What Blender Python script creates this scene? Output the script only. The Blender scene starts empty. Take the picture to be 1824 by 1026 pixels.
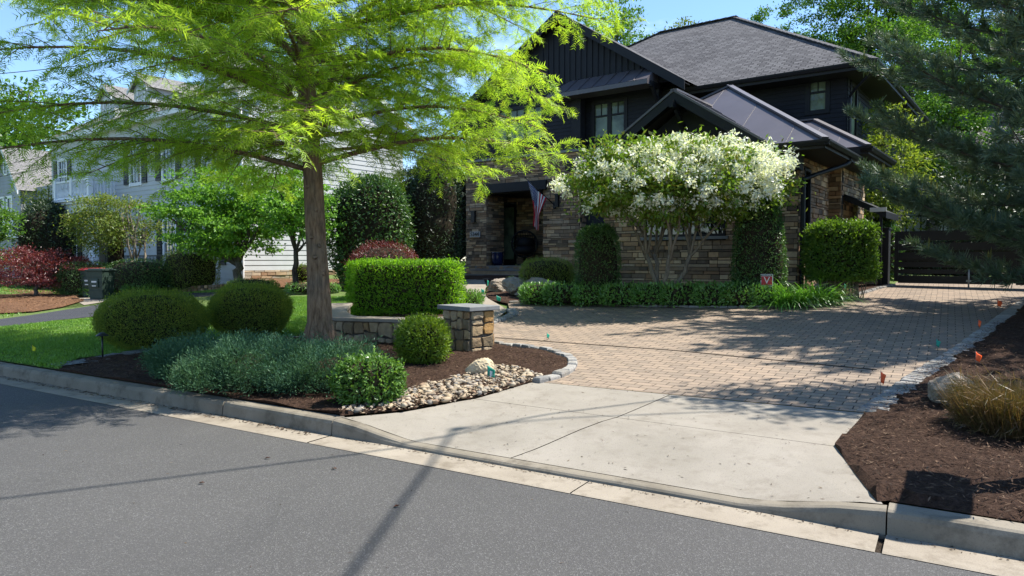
import bpy, bmesh, math
import numpy as np
from mathutils import Vector, Matrix

# ---------------------------------------------------------------- camera, sky, sun, exposure
S = bpy.context.scene
C = S.collection
FPX, PITCH, EYE = 1265.0, math.atan(50 / 1265.0), 1.6
cd = bpy.data.cameras.new('camera'); cam = bpy.data.objects.new('camera', cd); C.objects.link(cam)
cd.sensor_width = 36.0; cd.lens = 36.0 * FPX / 1824.0
cd.clip_start = 0.05; cd.clip_end = 2000
cam.location = (0, 0, EYE); cam.rotation_euler = (math.pi / 2 - PITCH, 0, 0)
S.camera = cam
SUN_AZ, SUN_EL = math.radians(79), math.radians(58)     # azimuth clockwise from +Y
world = bpy.data.worlds.new('World'); S.world = world; world.use_nodes = True
nt = world.node_tree; nt.nodes.clear()
sky = nt.nodes.new('ShaderNodeTexSky'); sky.sky_type = 'NISHITA'; sky.sun_disc = False
sky.sun_elevation = SUN_EL; sky.sun_rotation = SUN_AZ
sky.air_density = 1.0; sky.dust_density = 0.0; sky.ozone_density = 6.0
bg = nt.nodes.new('ShaderNodeBackground'); bg.inputs['Strength'].default_value = 0.105
wo = nt.nodes.new('ShaderNodeOutputWorld')
tc = nt.nodes.new('ShaderNodeTexCoord')
mp = nt.nodes.new('ShaderNodeMapping'); mp.inputs['Scale'].default_value = (1.0, 1.0, 2.6)
ns = nt.nodes.new('ShaderNodeTexNoise'); ns.inputs['Scale'].default_value = 2.3; ns.inputs['Detail'].default_value = 7
ns.inputs['Roughness'].default_value = 0.6
rp = nt.nodes.new('ShaderNodeMapRange'); rp.inputs['From Min'].default_value = 0.60; rp.inputs['From Max'].default_value = 0.85
rp.inputs['To Max'].default_value = 0.75
mx = nt.nodes.new('ShaderNodeMix'); mx.data_type = 'RGBA'
mx.inputs['B'].default_value = (6.5, 6.9, 7.4, 1)
nt.links.new(tc.outputs['Generated'], mp.inputs['Vector']); nt.links.new(mp.outputs[0], ns.inputs['Vector'])
nt.links.new(ns.outputs['Fac'], rp.inputs['Value']); nt.links.new(rp.outputs[0], mx.inputs['Factor'])
hs = nt.nodes.new('ShaderNodeHueSaturation'); hs.inputs['Saturation'].default_value = 1.0
nt.links.new(sky.outputs[0], hs.inputs['Color']); nt.links.new(hs.outputs[0], mx.inputs['A']); nt.links.new(mx.outputs['Result'], bg.inputs['Color'])
nt.links.new(bg.outputs[0], wo.inputs[0])
sl = bpy.data.lights.new('sun', 'SUN'); sl.energy = 4.1; sl.angle = math.radians(0.53); sl.color = (1.0, 0.955, 0.88)
sun = bpy.data.objects.new('sun', sl); C.objects.link(sun)
sv = Vector((math.sin(SUN_AZ) * math.cos(SUN_EL), math.cos(SUN_AZ) * math.cos(SUN_EL), math.sin(SUN_EL)))
sun.rotation_euler = sv.to_track_quat('Z', 'Y').to_euler(); sun.location = (20, 0, 30)
vs = S.view_settings
S.display_settings.display_device = 'sRGB'
vs.view_transform = 'Standard'; vs.look = 'None'; vs.gamma = 1; vs.exposure = 1.40
S.cycles.max_bounces = 6; S.cycles.diffuse_bounces = 3; S.cycles.transparent_max_bounces = 6
S.cycles.use_denoising = True

# ---------------------------------------------------------------- helpers
R = np.random.default_rng(5344)
U = R.uniform
V3 = lambda *a: np.array(a, float)

def tag(o, label=None, cat=None, group=None, kind=None):
    if label: o['label'] = label
    if cat: o['category'] = cat
    if group: o['group'] = group
    if kind: o['kind'] = kind
    return o

def empty(name, loc=(0, 0, 0), rz=0, label=None, cat=None, group=None):
    o = bpy.data.objects.new(name, None); C.objects.link(o); o.empty_display_size = 0.2
    o.location = loc; o.rotation_euler = (0, 0, rz)
    return tag(o, label, cat, group)

class MB:
    """collects faces and links them as one mesh object"""
    def __init__(s): s.v = []; s.f = []; s.m = []; s.uv = {}; s.n = 0; s.smooth = []
    def add(s, vs, fs, mi=0, sm=False):
        n = s.n
        s.v.append(np.asarray(vs, float).reshape(-1, 3)); s.n += len(s.v[-1])
        for f in fs: s.f.append([i + n for i in f]); s.m.append(mi); s.smooth.append(sm)
    def face(s, pts, mi=0, uv=None):
        if uv is not None: s.uv[len(s.f)] = uv
        s.add(pts, [list(range(len(pts)))], mi)
    def box(s, a, b, mi=0, inset=0):
        x0, y0, z0 = a; x1, y1, z1 = b
        s.add([(x0, y0, z0), (x1, y0, z0), (x1, y1, z0), (x0, y1, z0), (x0, y0, z1), (x1, y0, z1), (x1, y1, z1), (x0, y1, z1)],
              [(0, 3, 2, 1), (4, 5, 6, 7), (0, 1, 5, 4), (1, 2, 6, 5), (2, 3, 7, 6), (3, 0, 4, 7)], mi)
    def prism(s, pts, d, mi=0):
        """closed solid: planar polygon pts pushed along vector d"""
        p = np.asarray(pts, float); k = len(p); q = p + np.asarray(d, float)
        nrm = np.zeros(3)
        for i in range(k): nrm += np.cross(p[i], p[(i + 1) % k])
        if nrm @ np.asarray(d, float) > 0: p = p[::-1]; q = q[::-1]
        fs = [list(range(k)), list(range(2 * k - 1, k - 1, -1))]
        for i in range(k): j = (i + 1) % k; fs.append([j, i, k + i, k + j])
        s.add(np.vstack([p, q]), fs, mi)
    def bar(s, a, b, w, h, mi=0, up=(0, 0, 1)):
        a = np.asarray(a, float); b = np.asarray(b, float); d = b - a; d /= np.linalg.norm(d)
        x = np.cross(d, up); x = x / (np.linalg.norm(x) + 1e-9); y = np.cross(x, d)
        c = [a - x * w / 2 - y * h / 2, a + x * w / 2 - y * h / 2, a + x * w / 2 + y * h / 2, a - x * w / 2 + y * h / 2]
        s.prism(c, b - a, mi)
    def tube(s, P, r, sides=8, mi=0, cap=True, wob=0):
        P = np.asarray(P, float); n = len(P)
        r = np.full(n, r) if np.isscalar(r) else np.asarray(r, float)
        T = np.gradient(P, axis=0); T /= np.linalg.norm(T, axis=1)[:, None] + 1e-12
        ref = V3(0, 0, 1) if abs(T[0, 2]) < .9 else V3(1, 0, 0)
        X = np.cross(T[0], ref); X /= np.linalg.norm(X)
        an = np.arange(sides) * 2 * math.pi / sides; rings = []
        for i in range(n):
            X = X - T[i] * (X @ T[i]); X /= np.linalg.norm(X); Y = np.cross(T[i], X)
            rr = r[i] * (1 + (wob * np.sin(3 * an + i * .35) + wob * .6 * np.sin(5 * an - i * .5) + (wob * .45 * np.sin(11 * an + i * .23) + wob * .4 * np.sin(17 * an - i * .31) if sides > 20 else 0) if wob else 0))
            rings.append(P[i] + (np.cos(an) * rr)[:, None] * X + (np.sin(an) * rr)[:, None] * Y)
        fs = [(i * sides + j, i * sides + (j + 1) % sides, (i + 1) * sides + (j + 1) % sides, (i + 1) * sides + j) for i in range(n - 1) for j in range(sides)]
        s.add(np.vstack(rings), fs, mi, True)
        if cap: s.f.append([s.n - sides + j for j in range(sides)]); s.m.append(mi); s.smooth.append(False)
        if cap: s.f.append([s.n - n * sides + j for j in range(sides)][::-1]); s.m.append(mi); s.smooth.append(False)
    def lathe(s, prof, c=(0, 0, 0), sides=20, mi=0, sm=True):
        an = np.arange(sides) * 2 * math.pi / sides; c = np.asarray(c, float); vs = []
        for r, z in prof: vs.append(np.stack([np.cos(an) * r, np.sin(an) * r, np.full(sides, z)], 1) + c)
        fs = [(i * sides + j, i * sides + (j + 1) % sides, (i + 1) * sides + (j + 1) % sides, (i + 1) * sides + j) for i in range(len(prof) - 1) for j in range(sides)]
        s.add(np.vstack(vs), fs, mi, sm)
    def build(s, name, mats, parent=None, loc=None, bevel=0):
        me = bpy.data.meshes.new(name)
        v = np.vstack(s.v) if s.v else np.zeros((0, 3))
        me.from_pydata(v.tolist(), [], s.f)
        for m in (mats if isinstance(mats, (list, tuple)) else [mats]): me.materials.append(m)
        me.polygons.foreach_set('material_index', s.m); me.polygons.foreach_set('use_smooth', s.smooth)
        if s.uv:
            l = me.uv_layers.new(name='UVMap')
            for fi, uv in s.uv.items():
                p = me.polygons[fi]
                for k, li in enumerate(p.loop_indices): l.data[li].uv = uv[k]
        me.update()
        o = bpy.data.objects.new(name, me); C.objects.link(o)
        if parent: o.parent = parent
        if loc is not None: o.location = loc
        if bevel:
            b = o.modifiers.new('soft_edge', 'BEVEL'); b.width = bevel; b.segments = 2; b.limit_method = 'ANGLE'
        return o

def fast_mesh(name, verts, counts_per, mats, mi=None, parent=None, smooth=False):
    """verts (N,k,3): N separate k-gons"""
    N, k = verts.shape[:2]
    me = bpy.data.meshes.new(name)
    me.vertices.add(N * k); me.vertices.foreach_set('co', verts.reshape(-1).astype(np.float32))
    me.loops.add(N * k); me.loops.foreach_set('vertex_index', np.arange(N * k, dtype=np.int32))
    me.polygons.add(N); me.polygons.foreach_set('loop_start', np.arange(0, N * k, k, dtype=np.int32))
    try: me.polygons.foreach_set('loop_total', np.full(N, k, dtype=np.int32))
    except Exception: pass
    for m in (mats if isinstance(mats, (list, tuple)) else [mats]): me.materials.append(m)
    if mi is not None: me.polygons.foreach_set('material_index', mi.astype(np.int32))
    me.update(calc_edges=True); me.validate()
    o = bpy.data.objects.new(name, me); C.objects.link(o)
    if parent: o.parent = parent
    return o

def unit(a): return a / (np.linalg.norm(a, axis=-1, keepdims=True) + 1e-9)
def rdir(n): return unit(R.normal(size=(n, 3)))

def leaf_quads(P, D, N, L, W, fold=.25):
    """one pointed leaf per row: base P, axis D, normal N -> (n,4,3)"""
    D = unit(D); X = unit(np.cross(D, N)); N = np.cross(X, D)
    L = np.broadcast_to(np.asarray(L, float), (len(P),))[:, None]; W = np.broadcast_to(np.asarray(W, float), (len(P),))[:, None]
    m = P + D * L * .45 + N * W * fold
    return np.stack([P, m + X * W * .5, P + D * L, m - X * W * .5], 1)

# ---------------------------------------------------------------- materials
def NT(name):
    m = bpy.data.materials.new(name); m.use_nodes = True; t = m.node_tree; t.nodes.clear()
    o = t.nodes.new('ShaderNodeOutputMaterial'); return m, t, o
def nd(t, ty, **kw):
    n = t.nodes.new('ShaderNode' + ty)
    for k, v in kw.items():
        k = k.replace('_', ' ') if k[0].isupper() else k
        if k[0].isupper() or k in n.inputs: n.inputs[k].default_value = v
        else: setattr(n, k, v)
    return n
def lk(t, a, b): t.links.new(a, b)
def rgba(c): return (c[0], c[1], c[2], 1)
def ramp(t, fac, cols, const=False):
    r = t.nodes.new('ShaderNodeValToRGB'); e = r.color_ramp
    e.interpolation = 'CONSTANT' if const else 'LINEAR'
    k = len(cols)
    while len(e.elements) < k: e.elements.new(.5)
    for i, c in enumerate(cols):
        e.elements[i].position = (i / k if const else i / (k - 1)); e.elements[i].color = rgba(c)
    lk(t, fac, r.inputs[0]); return r.outputs[0]
def coords(t, scale=(1, 1, 1), rz=0, kind='Object'):
    c = nd(t, 'TexCoord'); m = nd(t, 'Mapping'); m.inputs['Scale'].default_value = scale; m.inputs['Rotation'].default_value = (0, 0, rz)
    lk(t, c.outputs[kind], m.inputs['Vector']); return m.outputs[0]
def noise(t, vec, scale, detail=4, rough=.55):
    n = nd(t, 'TexNoise'); n.inputs['Scale'].default_value = scale; n.inputs['Detail'].default_value = detail; n.inputs['Roughness'].default_value = rough
    lk(t, vec, n.inputs['Vector']); return n.outputs['Fac']
def mix(t, fac, a, b, mode='MIX'):
    m = t.nodes.new('ShaderNodeMix'); m.data_type = 'RGBA'; m.blend_type = mode
    for s, v in ((m.inputs['Factor'], fac), (m.inputs['A'], a), (m.inputs['B'], b)):
        if isinstance(v, (int, float)): s.default_value = v
        elif isinstance(v, tuple): s.default_value = rgba(v)
        else: lk(t, v, s)
    return m.outputs['Result']
def rng_map(t, v, a, b, c=0., d=1.):
    m = nd(t, 'MapRange'); m.inputs['From Min'].default_value = a; m.inputs['From Max'].default_value = b
    m.inputs['To Min'].default_value = c; m.inputs['To Max'].default_value = d; lk(t, v, m.inputs['Value']); return m.outputs[0]
def bump(t, h, strength, dist=.01):
    b = nd(t, 'Bump'); b.inputs['Strength'].default_value = strength; b.inputs['Distance'].default_value = dist
    lk(t, h, b.inputs['Height']); return b.outputs[0]
def principled(t, o, col, rough=.7, spec=.3, metal=0, nrm=None, coat=0):
    p = nd(t, 'BsdfPrincipled')
    if isinstance(col, tuple): p.inputs['Base Color'].default_value = rgba(col)
    else: lk(t, col, p.inputs['Base Color'])
    if isinstance(rough, (int, float)): p.inputs['Roughness'].default_value = rough
    else: lk(t, rough, p.inputs['Roughness'])
    p.inputs['Specular IOR Level'].default_value = spec; p.inputs['Metallic'].default_value = metal
    p.inputs['Coat Weight'].default_value = coat
    if nrm is not None: lk(t, nrm, p.inputs['Normal'])
    lk(t, p.outputs[0], o.inputs[0]); return p

def plain(name, c, rough=.6, spec=.3, metal=0, var=.15, sc=6, bmp=.05, c2=None):
    """painted / moulded surface with slight weathering"""
    m, t, o = NT(name); v = coords(t); f = noise(t, v, sc, 6)
    c2 = c2 or tuple(x * (1 - var * 1.6) for x in c)
    col = mix(t, rng_map(t, f, .3, .7), c2, c)
    principled(t, o, col, rough, spec, metal, bump(t, noise(t, v, sc * 9, 3), bmp, .01)); return m

def islands(name, cols, rough=.85, spec=.2, nsc=14, bmp=.5, dist=.01, namt=.35):
    """one colour per separate stone / chip, with mottling"""
    m, t, o = NT(name); g = nd(t, 'NewGeometry'); v = coords(t)
    base = ramp(t, g.outputs['Random Per Island'], cols, True)
    f = noise(t, v, nsc, 8, .65)
    col = mix(t, rng_map(t, f, .35, .68, 0, namt), base, (.05, .045, .04))
    col = mix(t, rng_map(t, noise(t, v, nsc * .37, 3), .5, .75, 0, namt * .6), col, (.36, .31, .23))
    principled(t, o, col, rough, spec, 0, bump(t, f, bmp, dist)); return m

def leafmat(name, cols, trans=.35, gloss=.06, grough=.45):
    m, t, o = NT(name); g = nd(t, 'NewGeometry')
    k_l = LEAF_GAIN.get(name, 1.35); base = ramp(t, g.outputs['Random Per Island'], [tuple(min(.8, x * k_l) for x in c) for c in cols])
    vv = coords(t)
    if name != 'white_petal': base = mix(t, rng_map(t, noise(t, vv, 2.6, 3), .38, .66, 0, .75), base, mix(t, 1.0, base, (1.3, 1.12, .8), 'MULTIPLY'))
    if name != 'white_petal': base = mix(t, rng_map(t, noise(t, vv, 5.5, 3), .5, .72, 0, .6), base, mix(t, 1.0, base, (.62, .72, .8), 'MULTIPLY'))
    d = nd(t, 'BsdfDiffuse'); lk(t, base, d.inputs['Color'])
    tr = nd(t, 'BsdfTranslucent'); lk(t, mix(t, 1.0, base, (1.25, 1.3, .55), 'MULTIPLY'), tr.inputs['Color'])
    a = nd(t, 'MixShader'); a.inputs[0].default_value = trans; lk(t, d.outputs[0], a.inputs[1]); lk(t, tr.outputs[0], a.inputs[2])
    gl = nd(t, 'BsdfGlossy'); gl.inputs['Roughness'].default_value = grough
    b = nd(t, 'MixShader'); b.inputs[0].default_value = gloss; lk(t, a.outputs[0], b.inputs[1]); lk(t, gl.outputs[0], b.inputs[2])
    lk(t, b.outputs[0], o.inputs[0]); return m

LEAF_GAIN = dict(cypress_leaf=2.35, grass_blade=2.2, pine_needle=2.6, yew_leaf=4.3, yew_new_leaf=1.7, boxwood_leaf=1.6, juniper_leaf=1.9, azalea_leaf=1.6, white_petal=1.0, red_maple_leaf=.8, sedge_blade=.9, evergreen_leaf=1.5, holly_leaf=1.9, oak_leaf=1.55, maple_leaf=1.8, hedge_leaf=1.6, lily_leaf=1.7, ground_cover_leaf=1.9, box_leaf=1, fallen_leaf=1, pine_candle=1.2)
def barkmat(name, a, b, sc=9, stretch=.18):
    m, t, o = NT(name); v = coords(t, (1, 1, stretch)); f = noise(t, v, sc * 2.5, 9, .68); f2 = noise(t, coords(t), 2.2, 3)
    col = mix(t, rng_map(t, f, .33, .66), a, b); col = mix(t, rng_map(t, f2, .45, .7, 0, .5), col, (.13, .125, .11))
    principled(t, o, col, .95, .1, 0, bump(t, f, 1.0, .03)); return m

M = {}
def asphalt(name, lo, hi):
    m, t, o = NT(name); v = coords(t)
    vo = nd(t, 'TexVoronoi'); vo.inputs['Scale'].default_value = 150; lk(t, v, vo.inputs['Vector'])
    sp = nd(t, 'SeparateColor'); lk(t, vo.outputs['Color'], sp.inputs[0])
    base = mix(t, rng_map(t, noise(t, v, .55, 5), .3, .7), lo, hi)
    base = mix(t, rng_map(t, noise(t, v, 60, 4), .35, .7), mix(t, .35, base, (.015, .015, .016)), base)
    col = mix(t, rng_map(t, sp.outputs[0], .78, .98, 0, .42), base, (.22, .215, .205))
    col = mix(t, rng_map(t, noise(t, v, .33, 4, .6), .42, .6, 0, .35), col, (.052, .05, .048))
    col = mix(t, rng_map(t, noise(t, coords(t, (1, .25, 1), .55), 1.3, 6), .58, .72, 0, .28), col, (.035, .035, .035))
    principled(t, o, col, .82, .35, 0, bump(t, vo.outputs['Distance'], .5, .006)); return m
M['asphalt'] = asphalt('asphalt', (.066, .063, .059), (.084, .080, .075))
M['asphalt_dark'] = asphalt('asphalt_dark', (.022, .023, .028), (.03, .031, .036))
def concrete(name, a, b, stain=(.25, .22, .18), amt=.55):
    m, t, o = NT(name); v = coords(t)
    col = mix(t, rng_map(t, noise(t, v, 1.4, 6), .3, .7), a, b)
    col = mix(t, rng_map(t, noise(t, v, 4.5, 8, .7), .50, .72, 0, amt), col, stain); col = mix(t, rng_map(t, noise(t, v, .9, 5, .65), .52, .66, 0, amt * .45), col, stain)
    col = mix(t, rng_map(t, noise(t, v, 130, 3), .56, .72, 0, .75), col, (.12, .105, .09))
    principled(t, o, col, .9, .2, 0, bump(t, noise(t, v, 170, 4), .35, .004)); return m
M['concrete'] = concrete('concrete', (.215, .193, .158), (.27, .243, .203), (.14, .118, .09))
M['kerb'] = concrete('kerb_concrete', (.17, .148, .112), (.235, .205, .16), (.075, .063, .045), .9)
M['gutter'] = concrete('gutter_concrete', (.235, .20, .155), (.30, .26, .205), (.12, .095, .065), .75)
M['flag_stone'] = concrete('bluestone', (.15, .155, .16), (.21, .215, .215), (.09, .09, .085))
M['walk'] = concrete('walk_stone', (.23, .195, .15), (.30, .26, .21), (.15, .12, .095))
def pavers():
    m, t, o = NT('pavers'); v = coords(t, (1, 1, 1), math.radians(31.6))
    b = nd(t, 'TexBrick'); lk(t, v, b.inputs['Vector']); b.offset = .5; b.squash = 1
    b.inputs['Scale'].default_value = 1; b.inputs['Brick Width'].default_value = .215; b.inputs['Row Height'].default_value = .142
    b.inputs['Mortar Size'].default_value = .0055; b.inputs['Mortar Smooth'].default_value = .25
    b.inputs['Color1'].default_value = (.285, .215, .155, 1); b.inputs['Color2'].default_value = (.185, .147, .112, 1); b.inputs['Mortar'].default_value = (.045, .036, .028, 1)
    col = mix(t, rng_map(t, noise(t, v, .8, 4), .35, .7, 0, .5), b.outputs['Color'], (.24, .188, .142))
    col = mix(t, rng_map(t, b.outputs['Fac'], .3, .9), col, (.045, .036, .028))
    f = noise(t, v, 45, 6, .7); col = mix(t, rng_map(t, f, .5, .8, 0, .35), col, (.12, .1, .085))
    h = nd(t, 'Math', operation='SUBTRACT'); lk(t, rng_map(t, f, 0, 1, 0, .25), h.inputs[0]); lk(t, b.outputs['Fac'], h.inputs[1])
    principled(t, o, col, .88, .2, 0, bump(t, h.outputs[0], 1, .012)); return m
M['pavers'] = pavers()
def soil(name, a, b, sc=24):
    m, t, o = NT(name); v = coords(t); f = noise(t, v, sc, 9, .72)
    col = mix(t, rng_map(t, f, .35, .68), a, b)
    principled(t, o, col, .97, .1, 0, bump(t, f, 1, .05)); return m
M['mulch'] = soil('mulch', (.024, .0135, .009), (.085, .05, .034))
M['mulch_tan'] = soil('mulch_tan', (.07, .035, .018), (.22, .12, .065))
M['grass_base'] = soil('grass_base', (.075, .11, .03), (.14, .19, .06), 9)
M['joint'] = soil('joint', (.03, .024, .018), (.08, .06, .045))
M['chips'] = islands('mulch_chips', [(.022, .012, .008), (.05, .028, .018), (.034, .019, .012), (.085, .048, .03), (.042, .024, .016), (.15, .095, .06)], .95, .1, 30, .3, .004, .2)
M['chips_tan'] = islands('tan_chips', [(.15, .075, .04), (.28, .16, .09), (.2, .1, .05), (.1, .05, .03)], .95, .1, 30, .3, .004, .2)
M['ledge'] = islands('ledge_stone', [(0.297, 0.201, 0.122), (0.175, 0.123, 0.078), (0.473, 0.308, 0.17), (0.279, 0.16, 0.086), (0.114, 0.08, 0.054), (0.366, 0.272, 0.181), (0.227, 0.16, 0.105), (0.349, 0.215, 0.115), (0.542, 0.387, 0.236), (0.209, 0.136, 0.083)], .85, .25, 9, .6, .015)
M['ledge_tan'] = islands('ledge_tan', [(.40, .28, .17), (.34, .24, .15), (.26, .17, .10), (.46, .36, .25), (.36, .3, .23), (.3, .18, .1)], .9, .2, 9, .5, .015, .2)
M['rubble'] = islands('rubble_stone', [(0.37, 0.26, 0.143), (0.258, 0.175, 0.094), (0.392, 0.29, 0.176), (0.302, 0.185, 0.086), (0.213, 0.155, 0.09), (0.448, 0.31, 0.164), (0.336, 0.255, 0.16), (0.414, 0.235, 0.082)], .9, .2, 11, .9, .03, .45)
M['mortar'] = soil('mortar', (.09, .075, .06), (.16, .135, .11))
M['mortar_dark'] = soil('mortar_dark', (.03, .026, .022), (.06, .052, .045))
M['granite'] = islands('granite_block', [(.26, .25, .235), (.20, .195, .185), (.30, .285, .26), (.23, .215, .19)], .9, .2, 35, .8, .012, .3)
M['river'] = islands('river_stone', [(.34, .26, .17), (.28, .21, .14), (.38, .31, .22), (.21, .17, .13)], .75, .3, 16, .3, .006, .22)
M['boulder_pale'] = islands('pale_boulder', [(.52, .42, .27), (.50, .41, .28)], .9, .2, 7, 1, .03, .2)
M['boulder'] = islands('grey_boulder', [(.28, .235, .185), (.25, .22, .18)], .92, .2, 6, 1, .05, .5)
M['black_siding'] = plain('black_siding', (.021, .022, .027), .6, .15, 0, .12, 3)
M['black_trim'] = plain('black_trim', (.013, .0135, .016), .5, .2, 0, .15, 3)
M['soffit'] = plain('dark_soffit', (.014, .013, .013), .6, .3)
M['metal_roof'] = plain('metal_roof', (.085, .076, .082), .45, .5, .0, .1, 2.5, .02)
M['white_paint'] = plain('white_paint', (.72, .73, .73), .6, .3, 0, .06, 2)
M['white_siding'] = plain('white_siding', (.46, .475, .47), .65, .3, 0, .06, 2)
M['grey_siding'] = plain('grey_siding', (.30, .32, .35), .7, .25, 0, .1, 2)
M['dark_shutter'] = plain('dark_shutter', (.012, .016, .018), .5, .4)
M['iron'] = plain('black_iron', (.012, .012, .013), .45, .5, .3)
M['gate'] = plain('gate_black', (.013, .012, .012), .55, .35)
M['louvre'] = plain('louvre_grey', (.16, .15, .145), .6, .3)
M['bin'] = plain('bin_green', (.03, .052, .04), .5, .4, 0, .2, 5)
M['red_plastic'] = plain('red_plastic', (.5, .05, .045), .5, .4)
M['sign_white'] = plain('sign_white', (.7, .7, .68), .5, .4)
M['sign_red'] = plain('sign_red', (.50, .018, .03), .5, .4)
M['digits'] = plain('digit_black', (.008, .008, .009), .4, .5)
M['plate'] = plain('number_plate', (.42, .41, .38), .6, .3)
M['flag_green'] = plain('marker_green', (.008, .22, .15), .6, .3, 0, .1)
M['flag_orange'] = plain('marker_orange', (.80, .10, .015), .6, .3, 0, .1)
M['flag_yellow'] = plain('marker_yellow', (.75, .68, .03), .6, .3, 0, .1)
M['flag_blue'] = plain('marker_blue', (.02, .2, .6), .6, .3, 0, .1)
M['wire'] = plain('wire_steel', (.12, .12, .12), .5, .5, .5)
M['cable'] = plain('cable_black', (.01, .01, .01), .6, .3)
M['blue_glaze'] = plain('blue_glaze', (.012, .02, .07), .2, .6)
M['pipe'] = plain('pipe_grey', (.45, .45, .44), .5, .4, .3)
M['wood_brown'] = plain('rough_cedar', (.28, .17, .10), .85, .2, 0, .3, 7)
M['chair'] = plain('dark_wicker', (.012, .012, .013), .7, .2)
def glass(name, pane_col, refl=.3):
    m, t, o = NT(name)
    d = nd(t, 'BsdfDiffuse'); lk(t, mix(t, rng_map(t, noise(t, coords(t), 1.6, 3), .4, .65), pane_col, tuple(x * .35 for x in pane_col)), d.inputs['Color'])
    g = nd(t, 'BsdfGlossy'); g.inputs['Roughness'].default_value = .02
    f = nd(t, 'MixShader'); f.inputs[0].default_value = refl; lk(t, d.outputs[0], f.inputs[1]); lk(t, g.outputs[0], f.inputs[2]); lk(t, f.outputs[0], o.inputs[0]); return m
M['glass'] = glass('glass_painted_reflection', (.17, .215, .15), .03)  # tree reflections and the blinds behind are painted into this pane colour
M['glass_dark'] = glass('dark_glass', (.012, .014, .013), .07)
M['glass_white'] = glass('far_window_glass', (.03, .04, .05), .2)
def shingles(name, a, b, c):
    m, t, o = NT(name); v = coords(t, kind='UV')
    br = nd(t, 'TexBrick'); lk(t, v, br.inputs['Vector']); br.offset = .37; br.offset_frequency = 2
    br.inputs['Scale'].default_value = 1; br.inputs['Brick Width'].default_value = .27; br.inputs['Row Height'].default_value = .135
    br.inputs['Mortar Size'].default_value = .018; br.inputs['Color1'].default_value = rgba(a); br.inputs['Color2'].default_value = rgba(b); br.inputs['Mortar'].default_value = rgba(c)
    br.inputs['Mortar Smooth'].default_value = .3
    f = noise(t, v, 70, 4); col = mix(t, rng_map(t, f, .45, .75, 0, .5), br.outputs['Color'], b)
    col = mix(t, rng_map(t, noise(t, v, .5, 4), .4, .7, 0, .3), col, a)
    principled(t, o, col, .95, .15, 0, bump(t, br.outputs['Fac'], -.6, .015)); return m
M['shingle'] = shingles('roof_shingle', (.15, .145, .145), (.068, .066, .068), (.018, .018, .02))
M['shingle_grey'] = shingles('grey_shingle', (.22, .21, .2), (.16, .155, .15), (.07, .07, .07))
M['bark'] = barkmat('cypress_bark', (.075, .044, .027), (.30, .195, .125))
M['bark_grey'] = barkmat('grey_bark', (.05, .042, .034), (.16, .14, .12))
M['bark_dark'] = barkmat('dark_bark', (.025, .02, .016), (.075, .06, .05))
M['bark_pale'] = barkmat('pale_bark', (.12, .095, .07), (.30, .25, .19))
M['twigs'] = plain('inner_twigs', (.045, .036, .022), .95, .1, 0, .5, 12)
L = {}
L['cypress'] = leafmat('cypress_leaf', [(.078, .130, .016), (.12, .182, .024), (.165, .225, .034), (.095, .155, .020)], .58, .02)
L['maple'] = leafmat('maple_leaf', [(.038, .095, .014), (.065, .148, .02), (.10, .20, .03)], .45, .02)
L['crape'] = leafmat('crape_leaf', [(.06, .10, .018), (.10, .15, .03), (.12, .13, .045)], .4, .02)
L['red'] = leafmat('red_maple_leaf', [(.085, .010, .016), (.15, .018, .022), (.20, .035, .032), (.11, .02, .02)], .35, .05)
L['yew'] = leafmat('yew_leaf', [(.020, .034, .007), (.036, .052, .009), (.065, .078, .012)], .45, .02)
L['yew_bright'] = leafmat('yew_new_leaf', [(.05, .085, .010), (.10, .14, .014), (.075, .115, .012)], .3, .05)
L['juniper'] = leafmat('juniper_leaf', [(.014, .040, .022), (.026, .060, .035), (.042, .086, .050), (.019, .047, .028)], .2, .012)
L['hedge'] = leafmat('hedge_leaf', [(.055, .13, .010), (.09, .19, .015), (.14, .26, .022), (.06, .14, .012)], .6, .02)
L['privet'] = leafmat('privet_leaf', [(.04, .09, .012), (.07, .135, .016), (.105, .18, .024), (.03, .07, .012)], .4, .03)
L['azalea'] = leafmat('azalea_leaf', [(.03, .075, .014), (.05, .11, .02), (.085, .16, .028)], .35, .03)
L['box'] = leafmat('boxwood_leaf', [(.07, .12, .010), (.11, .17, .014), (.05, .09, .010)], .35, .025)
L['holly'] = leafmat('holly_leaf', [(.014, .040, .010), (.026, .062, .014), (.05, .10, .024)], .3, .04, .4)
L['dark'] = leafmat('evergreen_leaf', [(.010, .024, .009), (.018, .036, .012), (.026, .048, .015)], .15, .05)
L['cover'] = leafmat('ground_cover_leaf', [(.035, .09, .014), (.06, .14, .02), (.09, .18, .035)], .35, .07)
L['lily'] = leafmat('lily_leaf', [(.04, .11, .014), (.065, .17, .022), (.10, .22, .035)], .4, .08)
L['grass'] = leafmat('grass_blade', [(.035, .085, .012), (.06, .125, .018), (.085, .16, .025), (.05, .105, .015)], .35, .04)
L['sedge'] = leafmat('sedge_blade', [(.10, .062, .03), (.085, .08, .024), (.24, .15, .08), (.16, .10, .052), (.06, .065, .018), (.12, .072, .036), (.2, .125, .065)], .3, .04)
L['oak'] = leafmat('oak_leaf', [(.025, .065, .010), (.045, .105, .014), (.075, .15, .02), (.035, .085, .012)], .45, .025)
L['pine'] = leafmat('pine_needle', [(.020, .038, .026), (.034, .056, .036), (.05, .072, .04), (.026, .046, .03)], .15, .06)
L['candle'] = leafmat('pine_candle', [(.19, .19, .055), (.24, .23, .08)], .2, .04)
L['petal'] = leafmat('white_petal', [(.70, .73, .66), (.80, .81, .77), (.84, .84, .82)], .3, .03)
L['fringe'] = leafmat('fringe_leaf', [(.055, .11, .014), (.09, .165, .02), (.13, .20, .03), (.11, .11, .03)], .4, .03)
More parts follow.
